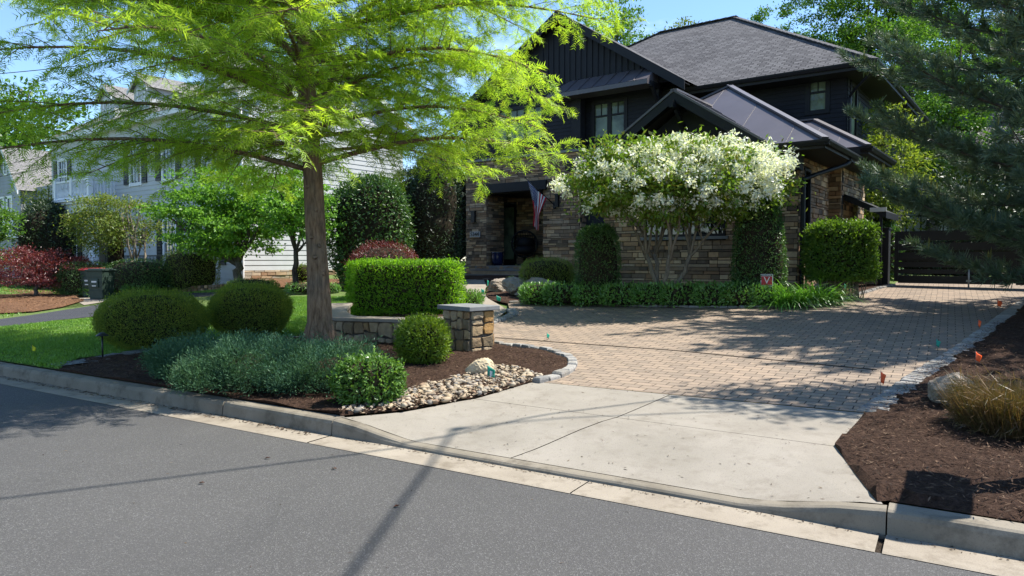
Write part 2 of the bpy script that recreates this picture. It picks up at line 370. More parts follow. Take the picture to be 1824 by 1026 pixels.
# ---------------------------------------------------------------- terrain
K0 = V3(2.17, 4.06); RS = V3(.852, -.524); DS = V3(.524, .852)      # kerb line: start, along, into the lot
def ps(x, y):
    d0 = x - K0[0]; d1 = y - K0[1]
    return d0 * RS[0] + d1 * RS[1], d0 * DS[0] + d1 * DS[1]
def pw(p, s): return K0 + RS * p + DS * s
def hz(x, y):
    x = np.asarray(x, float); y = np.asarray(y, float); s = ps(x, y)[1]
    w = np.clip((x + 16) / 9., 0, 1); w = w * w * (3 - 2 * w)
    t = np.minimum(s, 17) - 3
    sp = .5 * (t + np.sqrt(t * t + 1)) - .16
    return .15 + .02 * np.clip(s / 3, 0, 1) + .062 * np.maximum(0, sp) * (.4 + .6 * w)
def at(u, v, off=0.):
    """where the sight line of photo point (u, v) meets the lot"""
    x = (u - 912) / FPX; y = -(v - 513) / FPX
    r = V3(x, math.cos(PITCH) + y * math.sin(PITCH), -math.sin(PITCH) + y * math.cos(PITCH))
    T = np.arange(1, 60, .01); z = EYE + r[2] * T
    k = np.argmax(z <= hz(r[0] * T, r[1] * T) + off)
    return V3(r[0] * T[k], r[1] * T[k])
def G(x, y, off=0.): return V3(x, y, float(hz(x, y)) + off)

def smooth_path(P, n=8, closed=False):
    P = [np.asarray(p, float) for p in P]; out = []
    for i in range(len(P) - 1):
        p0 = P[max(i - 1, 0)]; p1 = P[i]; p2 = P[i + 1]; p3 = P[min(i + 2, len(P) - 1)]
        for k in range(n):
            t = k / n
            out.append(.5 * ((2 * p1) + (-p0 + p2) * t + (2 * p0 - 5 * p1 + 4 * p2 - p3) * t * t + (-p0 + 3 * p1 - 3 * p2 + p3) * t ** 3))
    out.append(P[-1]); return out

def sheet(name, poly, mat, off=0., step=.5, zf=None, amp=0., kind='structure', seed=0):
    bm = bmesh.new()
    f = bm.faces.new([bm.verts.new((p[0], p[1], 0)) for p in poly])
    if f.normal.z < 0: f.normal_flip()
    bmesh.ops.triangulate(bm, faces=bm.faces[:])
    P = np.array([p[:2] for p in poly]); lo = P.min(0); hi = P.max(0)
    for ax in (0, 1):
        for c in np.arange(math.ceil(lo[ax] / step) * step, hi[ax], step):
            co = [0, 0, 0]; co[ax] = c; no = [0, 0, 0]; no[ax] = 1
            bmesh.ops.bisect_plane(bm, geom=bm.verts[:] + bm.edges[:] + bm.faces[:], plane_co=co, plane_no=no, dist=1e-5)
    edge = {v for e in bm.edges if len(e.link_faces) < 2 for v in e.verts}
    for v in bm.verts:
        z = float(zf(v.co.x, v.co.y)) if zf else float(hz(v.co.x, v.co.y))
        if amp and v not in edge:
            z += amp * (.5 + .3 * math.sin(v.co.x * 5.1 + seed) * math.cos(v.co.y * 4.3) + .2 * math.sin(v.co.x * 13 + v.co.y * 11))
        v.co.z = z + off
    for f in bm.faces:
        f.normal_update()
        if f.normal.z < 0: f.normal_flip()
    me = bpy.data.meshes.new(name); bm.to_mesh(me); bm.free(); me.materials.append(mat)
    o = bpy.data.objects.new(name, me); C.objects.link(o)
    if kind: o['kind'] = kind
    return o
def inside(poly, x, y):
    P = np.array([p[:2] for p in poly]); c = np.zeros(len(x), bool); j = len(P) - 1
    for i in range(len(P)):
        a, b = P[i], P[j]
        if a[1] != b[1]: c ^= ((a[1] > y) != (b[1] > y)) & (x < (b[0] - a[0]) * (y - a[1]) / (b[1] - a[1]) + a[0])
        j = i
    return c
def scatter(poly, n):
    P = np.array([p[:2] for p in poly]); lo = P.min(0); hi = P.max(0); out = np.zeros((0, 2))
    while len(out) < n:
        q = U(lo, hi, (n * 2, 2)); out = np.vstack([out, q[inside(poly, q[:, 0], q[:, 1])]])
    return out[:n]

# base ground: one sheet out to the horizon
gx = np.concatenate([[-600, -250, -120, -80], np.arange(-60, 34.1, .5), [45, 70, 120, 300, 600]])
gy = np.concatenate([[-600, -200, -80, -40], np.arange(-20, 60.1, .5), [75, 110, 200, 400, 900]])
X, Y = np.meshgrid(gx, gy); s_ = ps(X, Y)[1]
Z = np.where(s_ < .35, -.08, hz(X, Y) - .055 - .14 * (s_ < 3.2)); nx = len(gx)
mb = MB(); mb.add(np.stack([X.ravel(), Y.ravel(), Z.ravel()], 1), [(j * nx + i, j * nx + i + 1, (j + 1) * nx + i + 1, (j + 1) * nx + i) for j in range(len(gy) - 1) for i in range(nx - 1)])
tag(mb.build('ground', M['grass_base']), kind='structure')

# road, gutter, kerbs
def strip(name, p0, p1, s0, s1, z0, z1, mat, n=40):
    mb = MB(); v = []
    for p in np.linspace(p0, p1, n): v += [(*pw(p, s0), z0), (*pw(p, s1), z1)]
    mb.add(v, [(2 * i, 2 * i + 2, 2 * i + 3, 2 * i + 1) for i in range(n - 1)])
    return tag(mb.build(name, mat), kind='structure')
strip('road', -90, 40, -9.0, -.29, .0, .0, M['asphalt'])
strip('pavement_opposite', -90, 40, -14, -9.0, .12, .12, M['concrete'])
strip('joint_bed', -90, 40, -.315, .02, -.018, -.018, M['joint'])
for k, (p0, p1) in enumerate([(-60, -40), (-39.99, -25), (-24.99, -14), (-13.99, -7.4), (-7.39, -4.47), (-4.45, -1.9), (-1.89, -.035), (.0, 3.1), (3.11, 20)]):
    mb = MB(); v = []; n = 10
    pr = [(-.30, .004), (-.28, .0075), (-.01, .001 + .008)]
    for p in np.linspace(p0, p1, n):
        for s, z in pr: v.append((*pw(p, s), z))
    m = len(pr); mb.add(v, [(i * m + j, i * m + m + j, i * m + m + j + 1, i * m + j + 1) for i in range(n - 1) for j in range(m - 1)])
    tag(mb.build('gutter', M['gutter']), kind='structure')
def lip(p):
    a = np.clip((p + 4.45) / .95, 0, 1); b = np.clip((p + .85) / .85, 0, 1)
    a = a * a * (3 - 2 * a); b = b * b * (3 - 2 * b)
    return .15 - .108 * a + .108 * b
def kerb(p0, p1, lipz=False):
    mb = MB(); v = []; n = max(3, int((p1 - p0) / .25)); n = min(n, 60)
    for p in np.linspace(p0, p1, n):
        h = float(lip(p)) if lipz else .15
        r = min(.03, h * .35); bk = .16 if not lipz else .10
        wob = .004 * math.sin(p * 3.1) + .003 * math.sin(p * 11) + .003 * math.sin(p * 27) * math.sin(p * 5)
        for s, z in [(-.012, -.02), (.0 + wob, h - r * 1.3), (.012 + wob, h - r * .4), (.034, h - .001), (bk, h + .001), (bk, -.02)]: v.append((*pw(p, s), z))
    m = 6; fs = [(i * m + j, i * m + m + j, i * m + m + j + 1, i * m + j + 1) for i in range(n - 1) for j in range(m - 1)]
    fs += [tuple(range(m)), tuple(range((n - 1) * m, n * m))[::-1]]
    mb.add(v, fs, 0); return tag(mb.build('kerb', M['kerb']), kind='structure')
for p0, p1 in [(-60, -40), (-39.985, -25), (-24.985, -17), (-16.985, -11), (-10.985, -6.03), (-6.015, -4.47), (.005, 3.1), (3.115, 8), (8.015, 20)]: kerb(p0, p1)
kerb(-4.46, -.004, True)

# driveway apron slabs
def apz(x, y):
    p, s = ps(x, y); k = np.clip(s / 1.3, 0, 1); k = k * k * (3 - 2 * k)
    return lip(p) * (1 - k) + hz(x, y) * k
aFL, aFR, aJR, aJL = at(950, 680), at(1548, 737), at(1497, 797), at(845, 711)
n0 = pw(-4.44, .10); n1 = pw(-.02, .10); nm = pw(-2.62, .10); jm = aJL + (aJR - aJL) * .46; fm = aFL + (aFR - aFL) * .465
eL = [at(720, 731), at(640, 741)]
near_l = [n0, nm, jm, aJL] + eL; near_r = [nm, n1, aJR, jm]; far_l = [aJL, jm, fm, aFL]; far_r = [jm, aJR, aFR, fm]
def shrink(poly, d=.007):
    c = np.mean(poly, 0); return [p + (c - p) / np.linalg.norm(c - p) * d for p in poly]
sheet('apron_joint', shrink([n0, n1, aJR, aFR, aFL, aJL] + eL, .02), M['joint'], -.012, .4, apz)
for q in (near_l, near_r, far_l, far_r): sheet('driveway_apron', shrink(q), M['concrete'], .002, .3, apz)

# paver driveway
isl = [at(*q) for q in [(880, 614), (930, 619), (985, 628), (1012, 638), (1022, 648), (1015, 661), (992, 672), (966, 679)]]
isl = smooth_path(isl, 5)
cobR = [at(*q) for q in [(1548, 736), (1640, 669), (1720, 619), (1770, 580), (1824, 540)]]; cobR.append(cobR[-1] + (cobR[-1] - cobR[-2]) * 1.5)
bedE = smooth_path([at(*q) for q in [(905, 541), (950, 540), (1100, 546), (1250, 549), (1400, 548), (1470, 543), (1530, 526), (1570, 514), (1592, 510)]], 4)
gateL, gateR = at(1592, 509), at(1900, 517)
hcob = smooth_path([at(*q) for q in [(800, 590), (860, 580), (890, 571), (915, 561), (908, 553)]], 4)
drive = [aFL] + isl[::-1] + [at(880, 600)] + hcob + [bedE[0]] + bedE + [gateL + DS * 1.0, gateR + DS * 3 , cobR[-1] + V3(.8, .2)] + cobR[::-1]
sheet('paver_driveway', drive, M['pavers'], .004, .5)
dl = [at(882, 602), at(1200, 625), at(1562, 660)]
mb = MB()
for a, b in zip(dl[:-1], dl[1:]):
    n = unit(np.array([-(b - a)[1], (b - a)[0]])) * .02
    for k in range(4):
        p = a + (b - a) * k / 4; q = a + (b - a) * (k + 1) / 4
        mb.face([G(*(p - n), .0085), G(*(q - n), .0085), G(*(q + n), .0085), G(*(p + n), .0085)])
tag(mb.build('drain_joint', M['joint']), kind='structure')

# lawns and planting ground
neigh = [at(0, 585), at(100, 572), at(200, 562), at(330, 531), at(420, 526), at(420, 521), at(320, 523), at(215, 537), at(150, 548), at(60, 562), at(0, 570)]
lawn_a = [pw(-60, .17), pw(-9.6, .17), at(140, 640), at(225, 630), at(300, 620), at(400, 611), at(515, 602), at(590, 600), at(590, 552), at(640, 540), at(700, 527), at(560, 517), at(430, 519), at(420, 526), at(330, 531), at(200, 562), at(100, 572), at(0, 585), at(0, 585) + V3(-8, -1), pw(-60, 3)]
sheet('lawn', lawn_a, M['grass_base'], .012, .5)
lawn_b = [at(0, 570) + V3(-9, 1), at(0, 569), at(60, 558), at(110, 546), at(150, 532), at(60, 510), at(0, 506), at(0, 506) + V3(-12, 0)]
sheet('lawn', lawn_b, M['grass_base'], .012, .6)
neigh_d = [at(0, 585), at(100, 572), at(200, 562), at(330, 531), at(430, 526), at(430, 520), at(320, 523), at(215, 537), at(150, 548), at(60, 562), at(0, 570), at(0, 570) + V3(-9, 0), at(0, 585) + V3(-8, -1)]
sheet('neighbour_driveway', neigh_d, M['asphalt_dark'], .022, .5)
sheet('neighbour_path', [at(205, 536), at(150, 545), at(120, 530), at(110, 520), at(190, 518), at(235, 534)], M['walk'], .026, .5)
lawn_c = [at(205, 537), at(320, 524), at(430, 521), at(430, 513), at(320, 514), at(250, 524)]
sheet('lawn', lawn_c, M['grass_base'], .016, .6)
rock_poly = [at(598, 742), at(720, 731), at(845, 711), at(950, 681), at(966, 676), at(935, 662), at(880, 655), at(840, 672), at(760, 690), at(700, 712), at(610, 733)]
bed_a = [pw(-9.7, .165), pw(-4.47, .165), at(606, 742), at(720, 730), at(845, 710), at(950, 680)] + [p for p in isl[::-1]] + [at(880, 600), at(800, 588), at(590, 590), at(515, 602), at(400, 611), at(300, 622), at(225, 633), at(140, 643)]
sheet('mulch_bed', bed_a, M['mulch'], .008, .16, apz, .05)
bed_r = [aFR - RS * .03, aJR - RS * .04, pw(-.06, .13), pw(.0, .165), pw(12, .165), pw(12, 14)] + [cobR[-1] + V3(.3, 0)] + [p + V3(.05, -.03) for p in cobR[::-1]]
sheet('mulch_bed', bed_r, M['mulch'], .008, .16, apz, .07, seed=2)
walk = [at(*q) for q in [(905, 553), (870, 533), (862, 525), (866, 512), (915, 506), (880, 496), (800, 500), (780, 520), (800, 545), (840, 560), (880, 572)]]
hb = [at(*q) for q in [(590, 557), (700, 566), (795, 573), (845, 575), (842, 545), (780, 520), (640, 538), (595, 550)]]
sheet('mulch_bed', hb, M['mulch'], .05, .3, None, .05)
bed_h = bedE + [at(1592, 509) + V3(.3, 2), V3(9.5, 22), V3(2, 26), V3(-3, 26), at(862, 500), at(915, 505), at(868, 513), at(863, 525), at(872, 534)]
sheet('mulch_bed', bed_h, M['mulch'], .006, .3, None, .04)
bed_w = [V3(-14, 31.5), V3(-8.5, 27.5), V3(-2, 24), V3(-2.7, 21.6), at(640, 512), at(560, 513), at(430, 514), at(330, 514), at(215, 524), V3(-15.5, 24.5), V3(-22, 30)]
sheet('mulch_bed', bed_w, M['mulch_tan'], .02, .5)
red_bed = [at(-30, 563), at(60, 558), at(110, 550), at(150, 538), at(130, 529), at(70, 525), at(-30, 530)]
sheet('mulch_bed', red_bed, M['mulch_tan'], .05, .3, None, .08)
sheet('entry_walk', walk, M['walk'], .015, .4)
# flagstone edging strip between lawn and bed, single stepping stone
fs = [(92, 655), (150, 648), (225, 633), (300, 622), (400, 611), (515, 602), (590, 598)]
for k in range(len(fs) - 1):
    a, b = at(*fs[k]), at(*fs[k + 1]); n = max(1, int(np.linalg.norm(b - a) / .7))
    for i in range(n):
        p = a + (b - a) * (i + .03) / n; q = a + (b - a) * (i + .97) / n; nn = unit(np.array([-(b - a)[1], (b - a)[0]])) * .19
        sheet('paving_strip', [p - nn, q - nn * U(.8, 1.1), q + nn * U(.8, 1.1), p + nn], M['flag_stone'], .035, 2)

def chips(name, poly, n, mat, off=.05, l=(.02, .07), w=(.004, .011)):
    q = scatter(poly, n); k = len(q)
    P = np.stack([q[:, 0], q[:, 1], hz(q[:, 0], q[:, 1]) + off * U(.25, 1.25, k)], 1)
    a = U(0, 6.28, k); D = np.stack([np.cos(a), np.sin(a), U(-.45, .45, k)], 1); N = unit(np.stack([U(-.5, .5, k), U(-.5, .5, k), np.ones(k)], 1))
    return tag(fast_mesh(name, leaf_quads(P, D, N, U(*l, k), U(*w, k), .1), 4, mat), kind='stuff')
near_r = [aFR, aJR, pw(0, .17), pw(2.6, .17), pw(3.5, 2.5), V3(9.0, 11.5), cobR[3], cobR[2], cobR[1]]
chips('mulch_chips', near_r, 26000, M['chips'], .075)
chips('mulch_chips', bed_a, 22000, M['chips'], .05)
chips('mulch_chips', [at(*q) for q in [(905, 540), (872, 530), (900, 512), (990, 500), (980, 538)]], 2500, M['chips'], .04)
chips('bark_chips', red_bed, 2500, M['chips_tan'], .12, (.04, .1), (.01, .025))
def grass(name, poly, n, hgt=(.035, .075), w=.012):
    q = scatter(poly, n); k = len(q)
    P = np.stack([q[:, 0], q[:, 1], hz(q[:, 0], q[:, 1]) + .008], 1)
    D = unit(np.stack([R.normal(0, .45, k), R.normal(0, .45, k), np.ones(k)], 1))
    patch = .75 + .35 * np.sin(q[:, 0] * 1.7 + 1.3 * np.sin(q[:, 1])) * np.cos(q[:, 1] * 1.3)
    return tag(fast_mesh(name, leaf_quads(P, D, rdir(k), U(*hgt, k) * patch, w), 4, L['grass']), kind='stuff')
grass('grass', lawn_a[1:8] + [at(560, 560), at(400, 545), at(200, 563), at(100, 573), at(-20, 588), pw(-14, .2)], 95000)
grass('grass', [at(500, 604), at(590, 600), at(590, 552), at(640, 540), at(650, 528), at(520, 530), at(470, 560)], 45000)
grass('grass', lawn_b, 14000, (.06, .12), .03)
grass('grass', lawn_c, 9000, (.05, .09), .025)

# cobblestone edgings: one object per run
def cobbles(name, path, w, h, ln, label, skew=0.):
    path = np.array(path); seg = np.linalg.norm(np.diff(path, axis=0), axis=1); cum = np.concatenate([[0], np.cumsum(seg)])
    mb = MB(); d = 0
    while d < cum[-1] - .06:
        l = ln * U(.8, 1.25); m = min(d + l / 2, cum[-1]); i = min(np.searchsorted(cum, m, 'right') - 1, len(seg) - 1)
        c = path[i] + (path[i + 1] - path[i]) * (m - cum[i]) / seg[i]; t = (path[i + 1] - path[i]) / seg[i]; n = V3(-t[1], t[0])
        z0 = float(hz(*c)); ww = w * U(.88, 1.1) / 2; hh = h * U(.75, 1.25); ll = l / 2 - .004
        vs = []
        for zz, k in ((-.08, 1), (hh * .6, 1.0), (hh, .84)):
            for sx, sy in ((-1, -1), (1, -1), (1, 1), (-1, 1)):
                p = c + t * sx * ll * k * U(.95, 1.03) + n * sy * ww * k * U(.94, 1.04); vs.append((p[0], p[1], z0 + zz + U(-.004, .004)))
        mb.add(vs, [(0, 1, 5, 4), (1, 2, 6, 5), (2, 3, 7, 6), (3, 0, 4, 7), (4, 5, 9, 8), (5, 6, 10, 9), (6, 7, 11, 10), (7, 4, 8, 11), (8, 9, 10, 11)]); d += l
    o = mb.build(name, M['granite'], bevel=.006); return tag(o, label, 'edging')
cobbles('cobblestone_edging', [p + V3(-.02, -.05) for p in isl], .13, .06, .2, 'curved granite cobble edging round the front mulch bed')
cobbles('cobblestone_edging', cobR, .24, .022, .115, 'straight granite cobble edging between pavers and dark right mulch bed')
cobbles('cobblestone_edging', [p + V3(.02, .06) for p in bedE], .10, .05, .2, 'thin cobble edging along the bed under the house wall')
cobbles('cobblestone_edging', hcob[:-1], .2, .05, .2, 'short cobble edging behind the stone pillar')

# river stones beside the apron: the larger ones singly, small gravel as one mass
def stone_mesh(name, rad, mat, seed, flat=.6, sub=2, rough=.28):
    r = np.random.default_rng(seed); bm = bmesh.new(); bmesh.ops.create_icosphere(bm, subdivisions=sub, radius=1)
    fr = r.normal(size=(5, 3)) * 1.4; ph = r.uniform(0, 6, 5); cut = unit(r.normal(size=(7, 3)))
    for v in bm.verts:
        c = np.array(v.co); k = 1 + rough * .35 * sum(math.sin(c @ fr[i] + ph[i]) for i in range(5)) / 2
        for d in cut:
            e = c @ d * k
            if e > 1 - rough * .75: k *= (1 - rough * .75) / e
        if sub > 3: k += rough * (.10 * abs(math.sin(c @ fr[0] * 4 + ph[0])) * math.sin(c @ fr[1] * 3) + .07 * math.sin(c @ fr[2] * 9 + ph[2]) * math.cos(c @ fr[3] * 7) + .05 * math.sin(c @ fr[4] * 15) * math.sin(c @ fr[0] * 13))
        v.co = Vector(c * k * np.array([rad[0], rad[1], rad[2]]))
    for f in bm.faces: f.smooth = sub < 4
    me = bpy.data.meshes.new(name); bm.to_mesh(me); bm.free(); me.materials.append(mat); return me
rvm = [stone_mesh('river_stone', (.06 * U(.8, 1.3), .042 * U(.8, 1.2), .032), m_, k) for k in range(10)
       for m_ in [islands('river_stone_%s' % 'abcdefghij'[k], [[(.34, .26, .17), (.28, .21, .14), (.38, .31, .22), (.21, .17, .13), (.17, .15, .125), (.31, .26, .20), (.36, .27, .17), (.25, .16, .10), (.32, .27, .195), (.2, .185, .165)][k]] * 2, .75, .3, 16, .3, .006, .22)]]
q = scatter(rock_poly, 290)
for k, (x, y) in enumerate(q):
    o = bpy.data.objects.new('river_stone', rvm[k % 10]); C.objects.link(o); sc = U(.38, .9)
    o.location = G(x, y, .035 + U(0, .018)); o.scale = (sc, sc, sc); o.rotation_euler = (U(-.3, .3), U(-.3, .3), U(0, 6.28))
    tag(o, 'rounded tan or grey river stone in the dry bed beside the concrete apron', 'stone', 'river stones beside the apron')
chips('gravel', rock_poly, 2500, M['river'], .05, (.03, .06), (.02, .04))
def boulder(u, v, rad, mat, label, seed, rz=0, sink=.3, rough=.45, name='boulder', xy=None):
    o = bpy.data.objects.new(name, stone_mesh(name, rad, mat, seed, sub=4, rough=rough)); C.objects.link(o)
    p = at(u, v) if xy is None else V3(*xy); o.location = G(*p, rad[2] * (1 - sink)); o.rotation_euler = (0, 0, rz); return tag(o, label, 'boulder')
boulder(858, 671, (.19, .13, .155), M['boulder_pale'], 'pale cream boulder on the mulch behind a green marker flag', 11, .2, .35)
boulder(1700, 728, (.26, .3, .2), M['boulder'], 'rough grey boulder beside the brown sedge clump', 5, .3, .3)
boulder(890, 520, (.42, .32, .27), M['boulder'], 'craggy brown boulder at the end of the entry walk', 21, .4, .3, .6)
boulder(917, 527, (.42, .42, .3), M['boulder'], 'pale-faced boulder in front of the craggy brown one', 33, 1.4, .3, .6)
boulder(958, 529, (.75, .36, .27), M['boulder'], 'long low grey boulder against the low green ground cover', 8, -.5, .25, .5)

# litter: twigs and leaf scraps on the concrete and along the gutter
M['litter'] = islands('litter', [(.05, .03, .018), (.10, .065, .04), (.03, .022, .016), (.14, .10, .06)], .95, .1, 30, .2, .004, .2)
def litter(name, poly, n, zf, l=(.012, .045), w=(.003, .010)):
    q = scatter(poly, n); k = len(q); z = np.array([float(zf(a, b)) for a, b in q])
    a = U(0, 6.28, k); D = np.stack([np.cos(a), np.sin(a), U(-.05, .15, k)], 1); N = unit(np.stack([U(-.4, .4, k), U(-.4, .4, k), np.ones(k)], 1))
    return tag(fast_mesh(name, leaf_quads(np.stack([q[:, 0], q[:, 1], z], 1), D, N, U(*l, k), U(*w, k), .1), 4, M['litter']), kind='stuff')
litter('leaf_litter', [n0, n1, aJR, aFR, aFL, aJL] + eL, 320, lambda a, b: apz(a, b) + .006)
litter('leaf_litter', [pw(-14, -.10), pw(-4.6, -.12), pw(-4.6, -.012), pw(-14, -.012)], 900, lambda a, b: .012, (.015, .05), (.006, .02))
litter('leaf_litter', [pw(-4.6, -.07), pw(6, -.06), pw(6, -.012), pw(-4.6, -.012)], 500, lambda a, b: .012, (.01, .03), (.004, .012))
litter('leaf_litter', [pw(-12, -3.5), pw(6, -3.5), pw(6, -.4), pw(-12, -.4)], 160, lambda a, b: .003, (.012, .04), (.004, .012))
litter('leaf_litter', drive, 500, lambda a, b: hz(a, b) + .010, (.02, .05), (.006, .016))
# ---------------------------------------------------------------- buildings
RZ = math.atan2(-.6, .8); UA = V3(.8, -.6); UB = V3(.6, .8)        # street-wise and depth-wise axes of the houses
h = lambda a, b, z: V3(1.06 * a, 1.06 * b, 1.06 * z - .096)          # house plan units -> metres

def ledge(mb, O, Ux, Nn, W, Hh, holes=(), hr=(.055, .14), lr=(.13, .5), dep=.035, mi=0, gap=.006, corner=0):
    O, Ux, Nn = map(np.asarray, (O, Ux, Nn)); z = 0
    while z < Hh - .02:
        rh = min(U(*hr), Hh - z); u = -U(0, .3)
        while u < W:
            l = U(*lr) * (1 if rh > .08 else 1.2); segs = [(max(u, 0), min(u + l, W))]
            for (a, b, c, d) in holes:
                if z + rh > c + .01 and z < d - .01:
                    ns_ = []
                    for p, q in segs:
                        if q <= a or p >= b: ns_.append((p, q)); continue
                        if p < a: ns_.append((p, a))
                        if q > b: ns_.append((b, q))
                    segs = ns_
            for p, q in segs:
                if q - p < .03: continue
                dd = U(.006, dep); g = gap / 2; e = .006
                c4 = [(p + g, z + g), (q - g, z + g), (q - g, z + rh - g), (p + g, z + rh - g)]
                c5 = [(p + g + e, z + g + e), (q - g - e, z + g + e), (q - g - e, z + rh - g - e), (p + g + e, z + rh - g - e)]
                vs = [O + Ux * x + V3(0, 0, y) - Nn * .01 for x, y in c4] + [O + Ux * x + V3(0, 0, y) + Nn * (dd + U(-.006, .006)) for x, y in c5]
                mb.add(vs, [(0, 1, 5, 4), (1, 2, 6, 5), (2, 3, 7, 6), (3, 0, 4, 7), (4, 5, 6, 7)], mi)
            u += l
        z += rh
def wallbox(mb, O, Ux, Nn, W, Hh, holes=(), th=.12, mi=1):
    """solid backing wall made of panels round the openings"""
    O, Ux, Nn = map(np.asarray, (O, Ux, Nn))
    xs = sorted({0, W} | {min(max(v, 0), W) for hh in holes for v in hh[:2]}); zs = sorted({0, Hh} | {min(max(v, 0), Hh) for hh in holes for v in hh[2:]})
    for i in range(len(xs) - 1):
        for j in range(len(zs) - 1):
            cx, cz = (xs[i] + xs[i + 1]) / 2, (zs[j] + zs[j + 1]) / 2
            if any(a < cx < b and c < cz < d for a, b, c, d in holes): continue
            q = [O + Ux * xs[i] + V3(0, 0, zs[j]), O + Ux * xs[i + 1] + V3(0, 0, zs[j]), O + Ux * xs[i + 1] + V3(0, 0, zs[j + 1]), O + Ux * xs[i] + V3(0, 0, zs[j + 1])]
            mb.prism(q, -Nn * th, mi)
def lap(mb, O, Ux, Nn, W, Hh, holes=(), ex=.13, mi=0, top=None):
    """lap siding boards; top(z) -> (u0, u1) trims them to a gable"""
    O, Ux, Nn = map(np.asarray, (O, Ux, Nn)); z = 0
    while z < Hh - .01:
        e = min(ex, Hh - z); segs = [(0, W)] if top is None else [top(z + e / 2)]
        for (a, b, c, d) in holes:
            if z + e > c + .02 and z < d - .02:
                ns_ = []
                for p, q in segs:
                    if q <= a or p >= b: ns_.append((p, q)); continue
                    if p < a: ns_.append((p, a))
                    if q > b: ns_.append((b, q))
                segs = ns_
        for p, q in segs:
            if q - p < .02: continue
            f = lambda x, y, n: O + Ux * x + V3(0, 0, y) + Nn * n
            mb.add([f(p, z, .024), f(q, z, .024), f(q, z + e, .006), f(p, z + e, .006), f(p, z, .0), f(q, z, .0)], [(0, 1, 2, 3), (4, 5, 1, 0)], mi)
        z += e
def roof_face(mb, pts, mi=0, eave=(0, 1)):
    p = np.asarray(pts, float); e = unit(p[eave[1]] - p[eave[0]]); n = unit(np.cross(p[1] - p[0], p[2] - p[0])); sdir = np.cross(n, e)
    if sdir[2] < 0: sdir = -sdir
    mb.face(p, mi, [((q - p[0]) @ e, (q - p[0]) @ sdir) for q in p])
def seams(mb, pts, eave=(0, 1), sp=.42, w=.018, hh=.028, mi=0, off=0.):
    p = np.asarray(pts, float); e = unit(p[eave[1]] - p[eave[0]]); n = unit(np.cross(p[1] - p[0], p[2] - p[0]))
    if n[2] < 0: n = -n
    sd = np.cross(n, e); sd = sd if sd[2] > 0 else -sd
    q = np.stack([(p - p[0]) @ e, (p - p[0]) @ sd], 1); k = len(q)
    x = q[:, 0].min() + sp * .5 + off
    while x < q[:, 0].max() - .05:
        ys = []
        for i in range(k):
            a, b = q[i], q[(i + 1) % k]
            if (a[0] - x) * (b[0] - x) < 0: ys.append(a[1] + (b[1] - a[1]) * (x - a[0]) / (b[0] - a[0]))
        if len(ys) >= 2 and max(ys) - min(ys) > .1:
            a = p[0] + e * x + sd * min(ys); b = p[0] + e * x + sd * max(ys); mb.bar(a + n * hh / 2, b + n * hh / 2, w, hh, mi, n)
        x += sp
def rake(mb, a, b, w, d, mi=0, drop=.24):
    a = np.asarray(a, float); b = np.asarray(b, float); z = V3(0, 0, drop); mb.prism([a, b, b - z, a - z], np.asarray(d, float), mi)

def window(parent, O, Ux, Nn, u0, u1, z0, z1, cols=1, rail=None, muntin=(1, 0), fw=.06, gap=.0, frame=None, pane=None, trim=0., sill=None, name='window', label=None):
    """frame, sash bars and one pane per leaf; openings measured along the wall from O"""
    O, Ux, Nn = map(np.asarray, (O, Ux, Nn)); frame = frame or M['black_trim']; pane = pane or M['glass']
    f = lambda x, y, n: O + Ux * x + V3(0, 0, y) + Nn * n
    mb = MB()
    def bx(x0, x1, y0, y1, n0, n1, m=None): (m or mb).prism([f(x0, y0, n0), f(x1, y0, n0), f(x1, y1, n0), f(x0, y1, n0)], Nn * (n1 - n0))
    t = trim
    bx(u0 - t, u1 + t, z1 - fw, z1 + t, -.06, .045); bx(u0 - t, u1 + t, z0 - t, z0 + fw, -.06, .05)
    bx(u0 - t, u0 + fw, z0 + fw, z1 - fw, -.06, .045); bx(u1 - fw, u1 + t, z0 + fw, z1 - fw, -.06, .045)
    wl = (u1 - u0 - 2 * fw + gap) / cols
    gl = []
    for c in range(cols):
        a = u0 + fw + c * wl; b = a + wl - gap
        if c: bx(a - gap, a, z0 + fw, z1 - fw, -.06, .03)
        zr = z0 + (z1 - z0) * rail if rail else None
        if rail: bx(a, b, zr - .03, zr + .03, -.04, .025)
        for k in range(muntin[0]):
            x = a + (b - a) * (k + 1) / (muntin[0] + 1); bx(x - .012, x + .012, (zr + .03 if rail and muntin[1] == 0 else z0 + fw), z1 - fw, -.03, .012)
        for k in range(muntin[1]):
            y = z0 + fw + (z1 - z0 - 2 * fw) * (k + 1) / (muntin[1] + 1); bx(a, b, y - .012, y + .012, -.03, .0115)
        gl.append((a, b))
    o = mb.build(name, frame, parent)
    for a, b in gl:
        g = MB(); g.face([f(a, z0 + fw, -.012 - .001), f(b, z0 + fw, -.013), f(b, z1 - fw, -.013), f(a, z1 - fw, -.013)]); g.build('pane', pane, o)
    if sill:
        g = MB(); bx(u0 - .08, u1 + .08, z0 - t - .075, z0 - t - .003, -.02, .085, g); g.build('sill', sill, o)
    return o

# ---- the dark house
HO = V3(9.89, 19.61, 0)
house = empty('house', HO, RZ, 'dark two-storey house with stone ground floor and black lap siding behind the paver driveway', 'house')
X_, Y_ = V3(1, 0, 0), V3(0, 1, 0)
def hw(a0, b0, z0): return h(a0, b0, z0)
k_ = 1.06
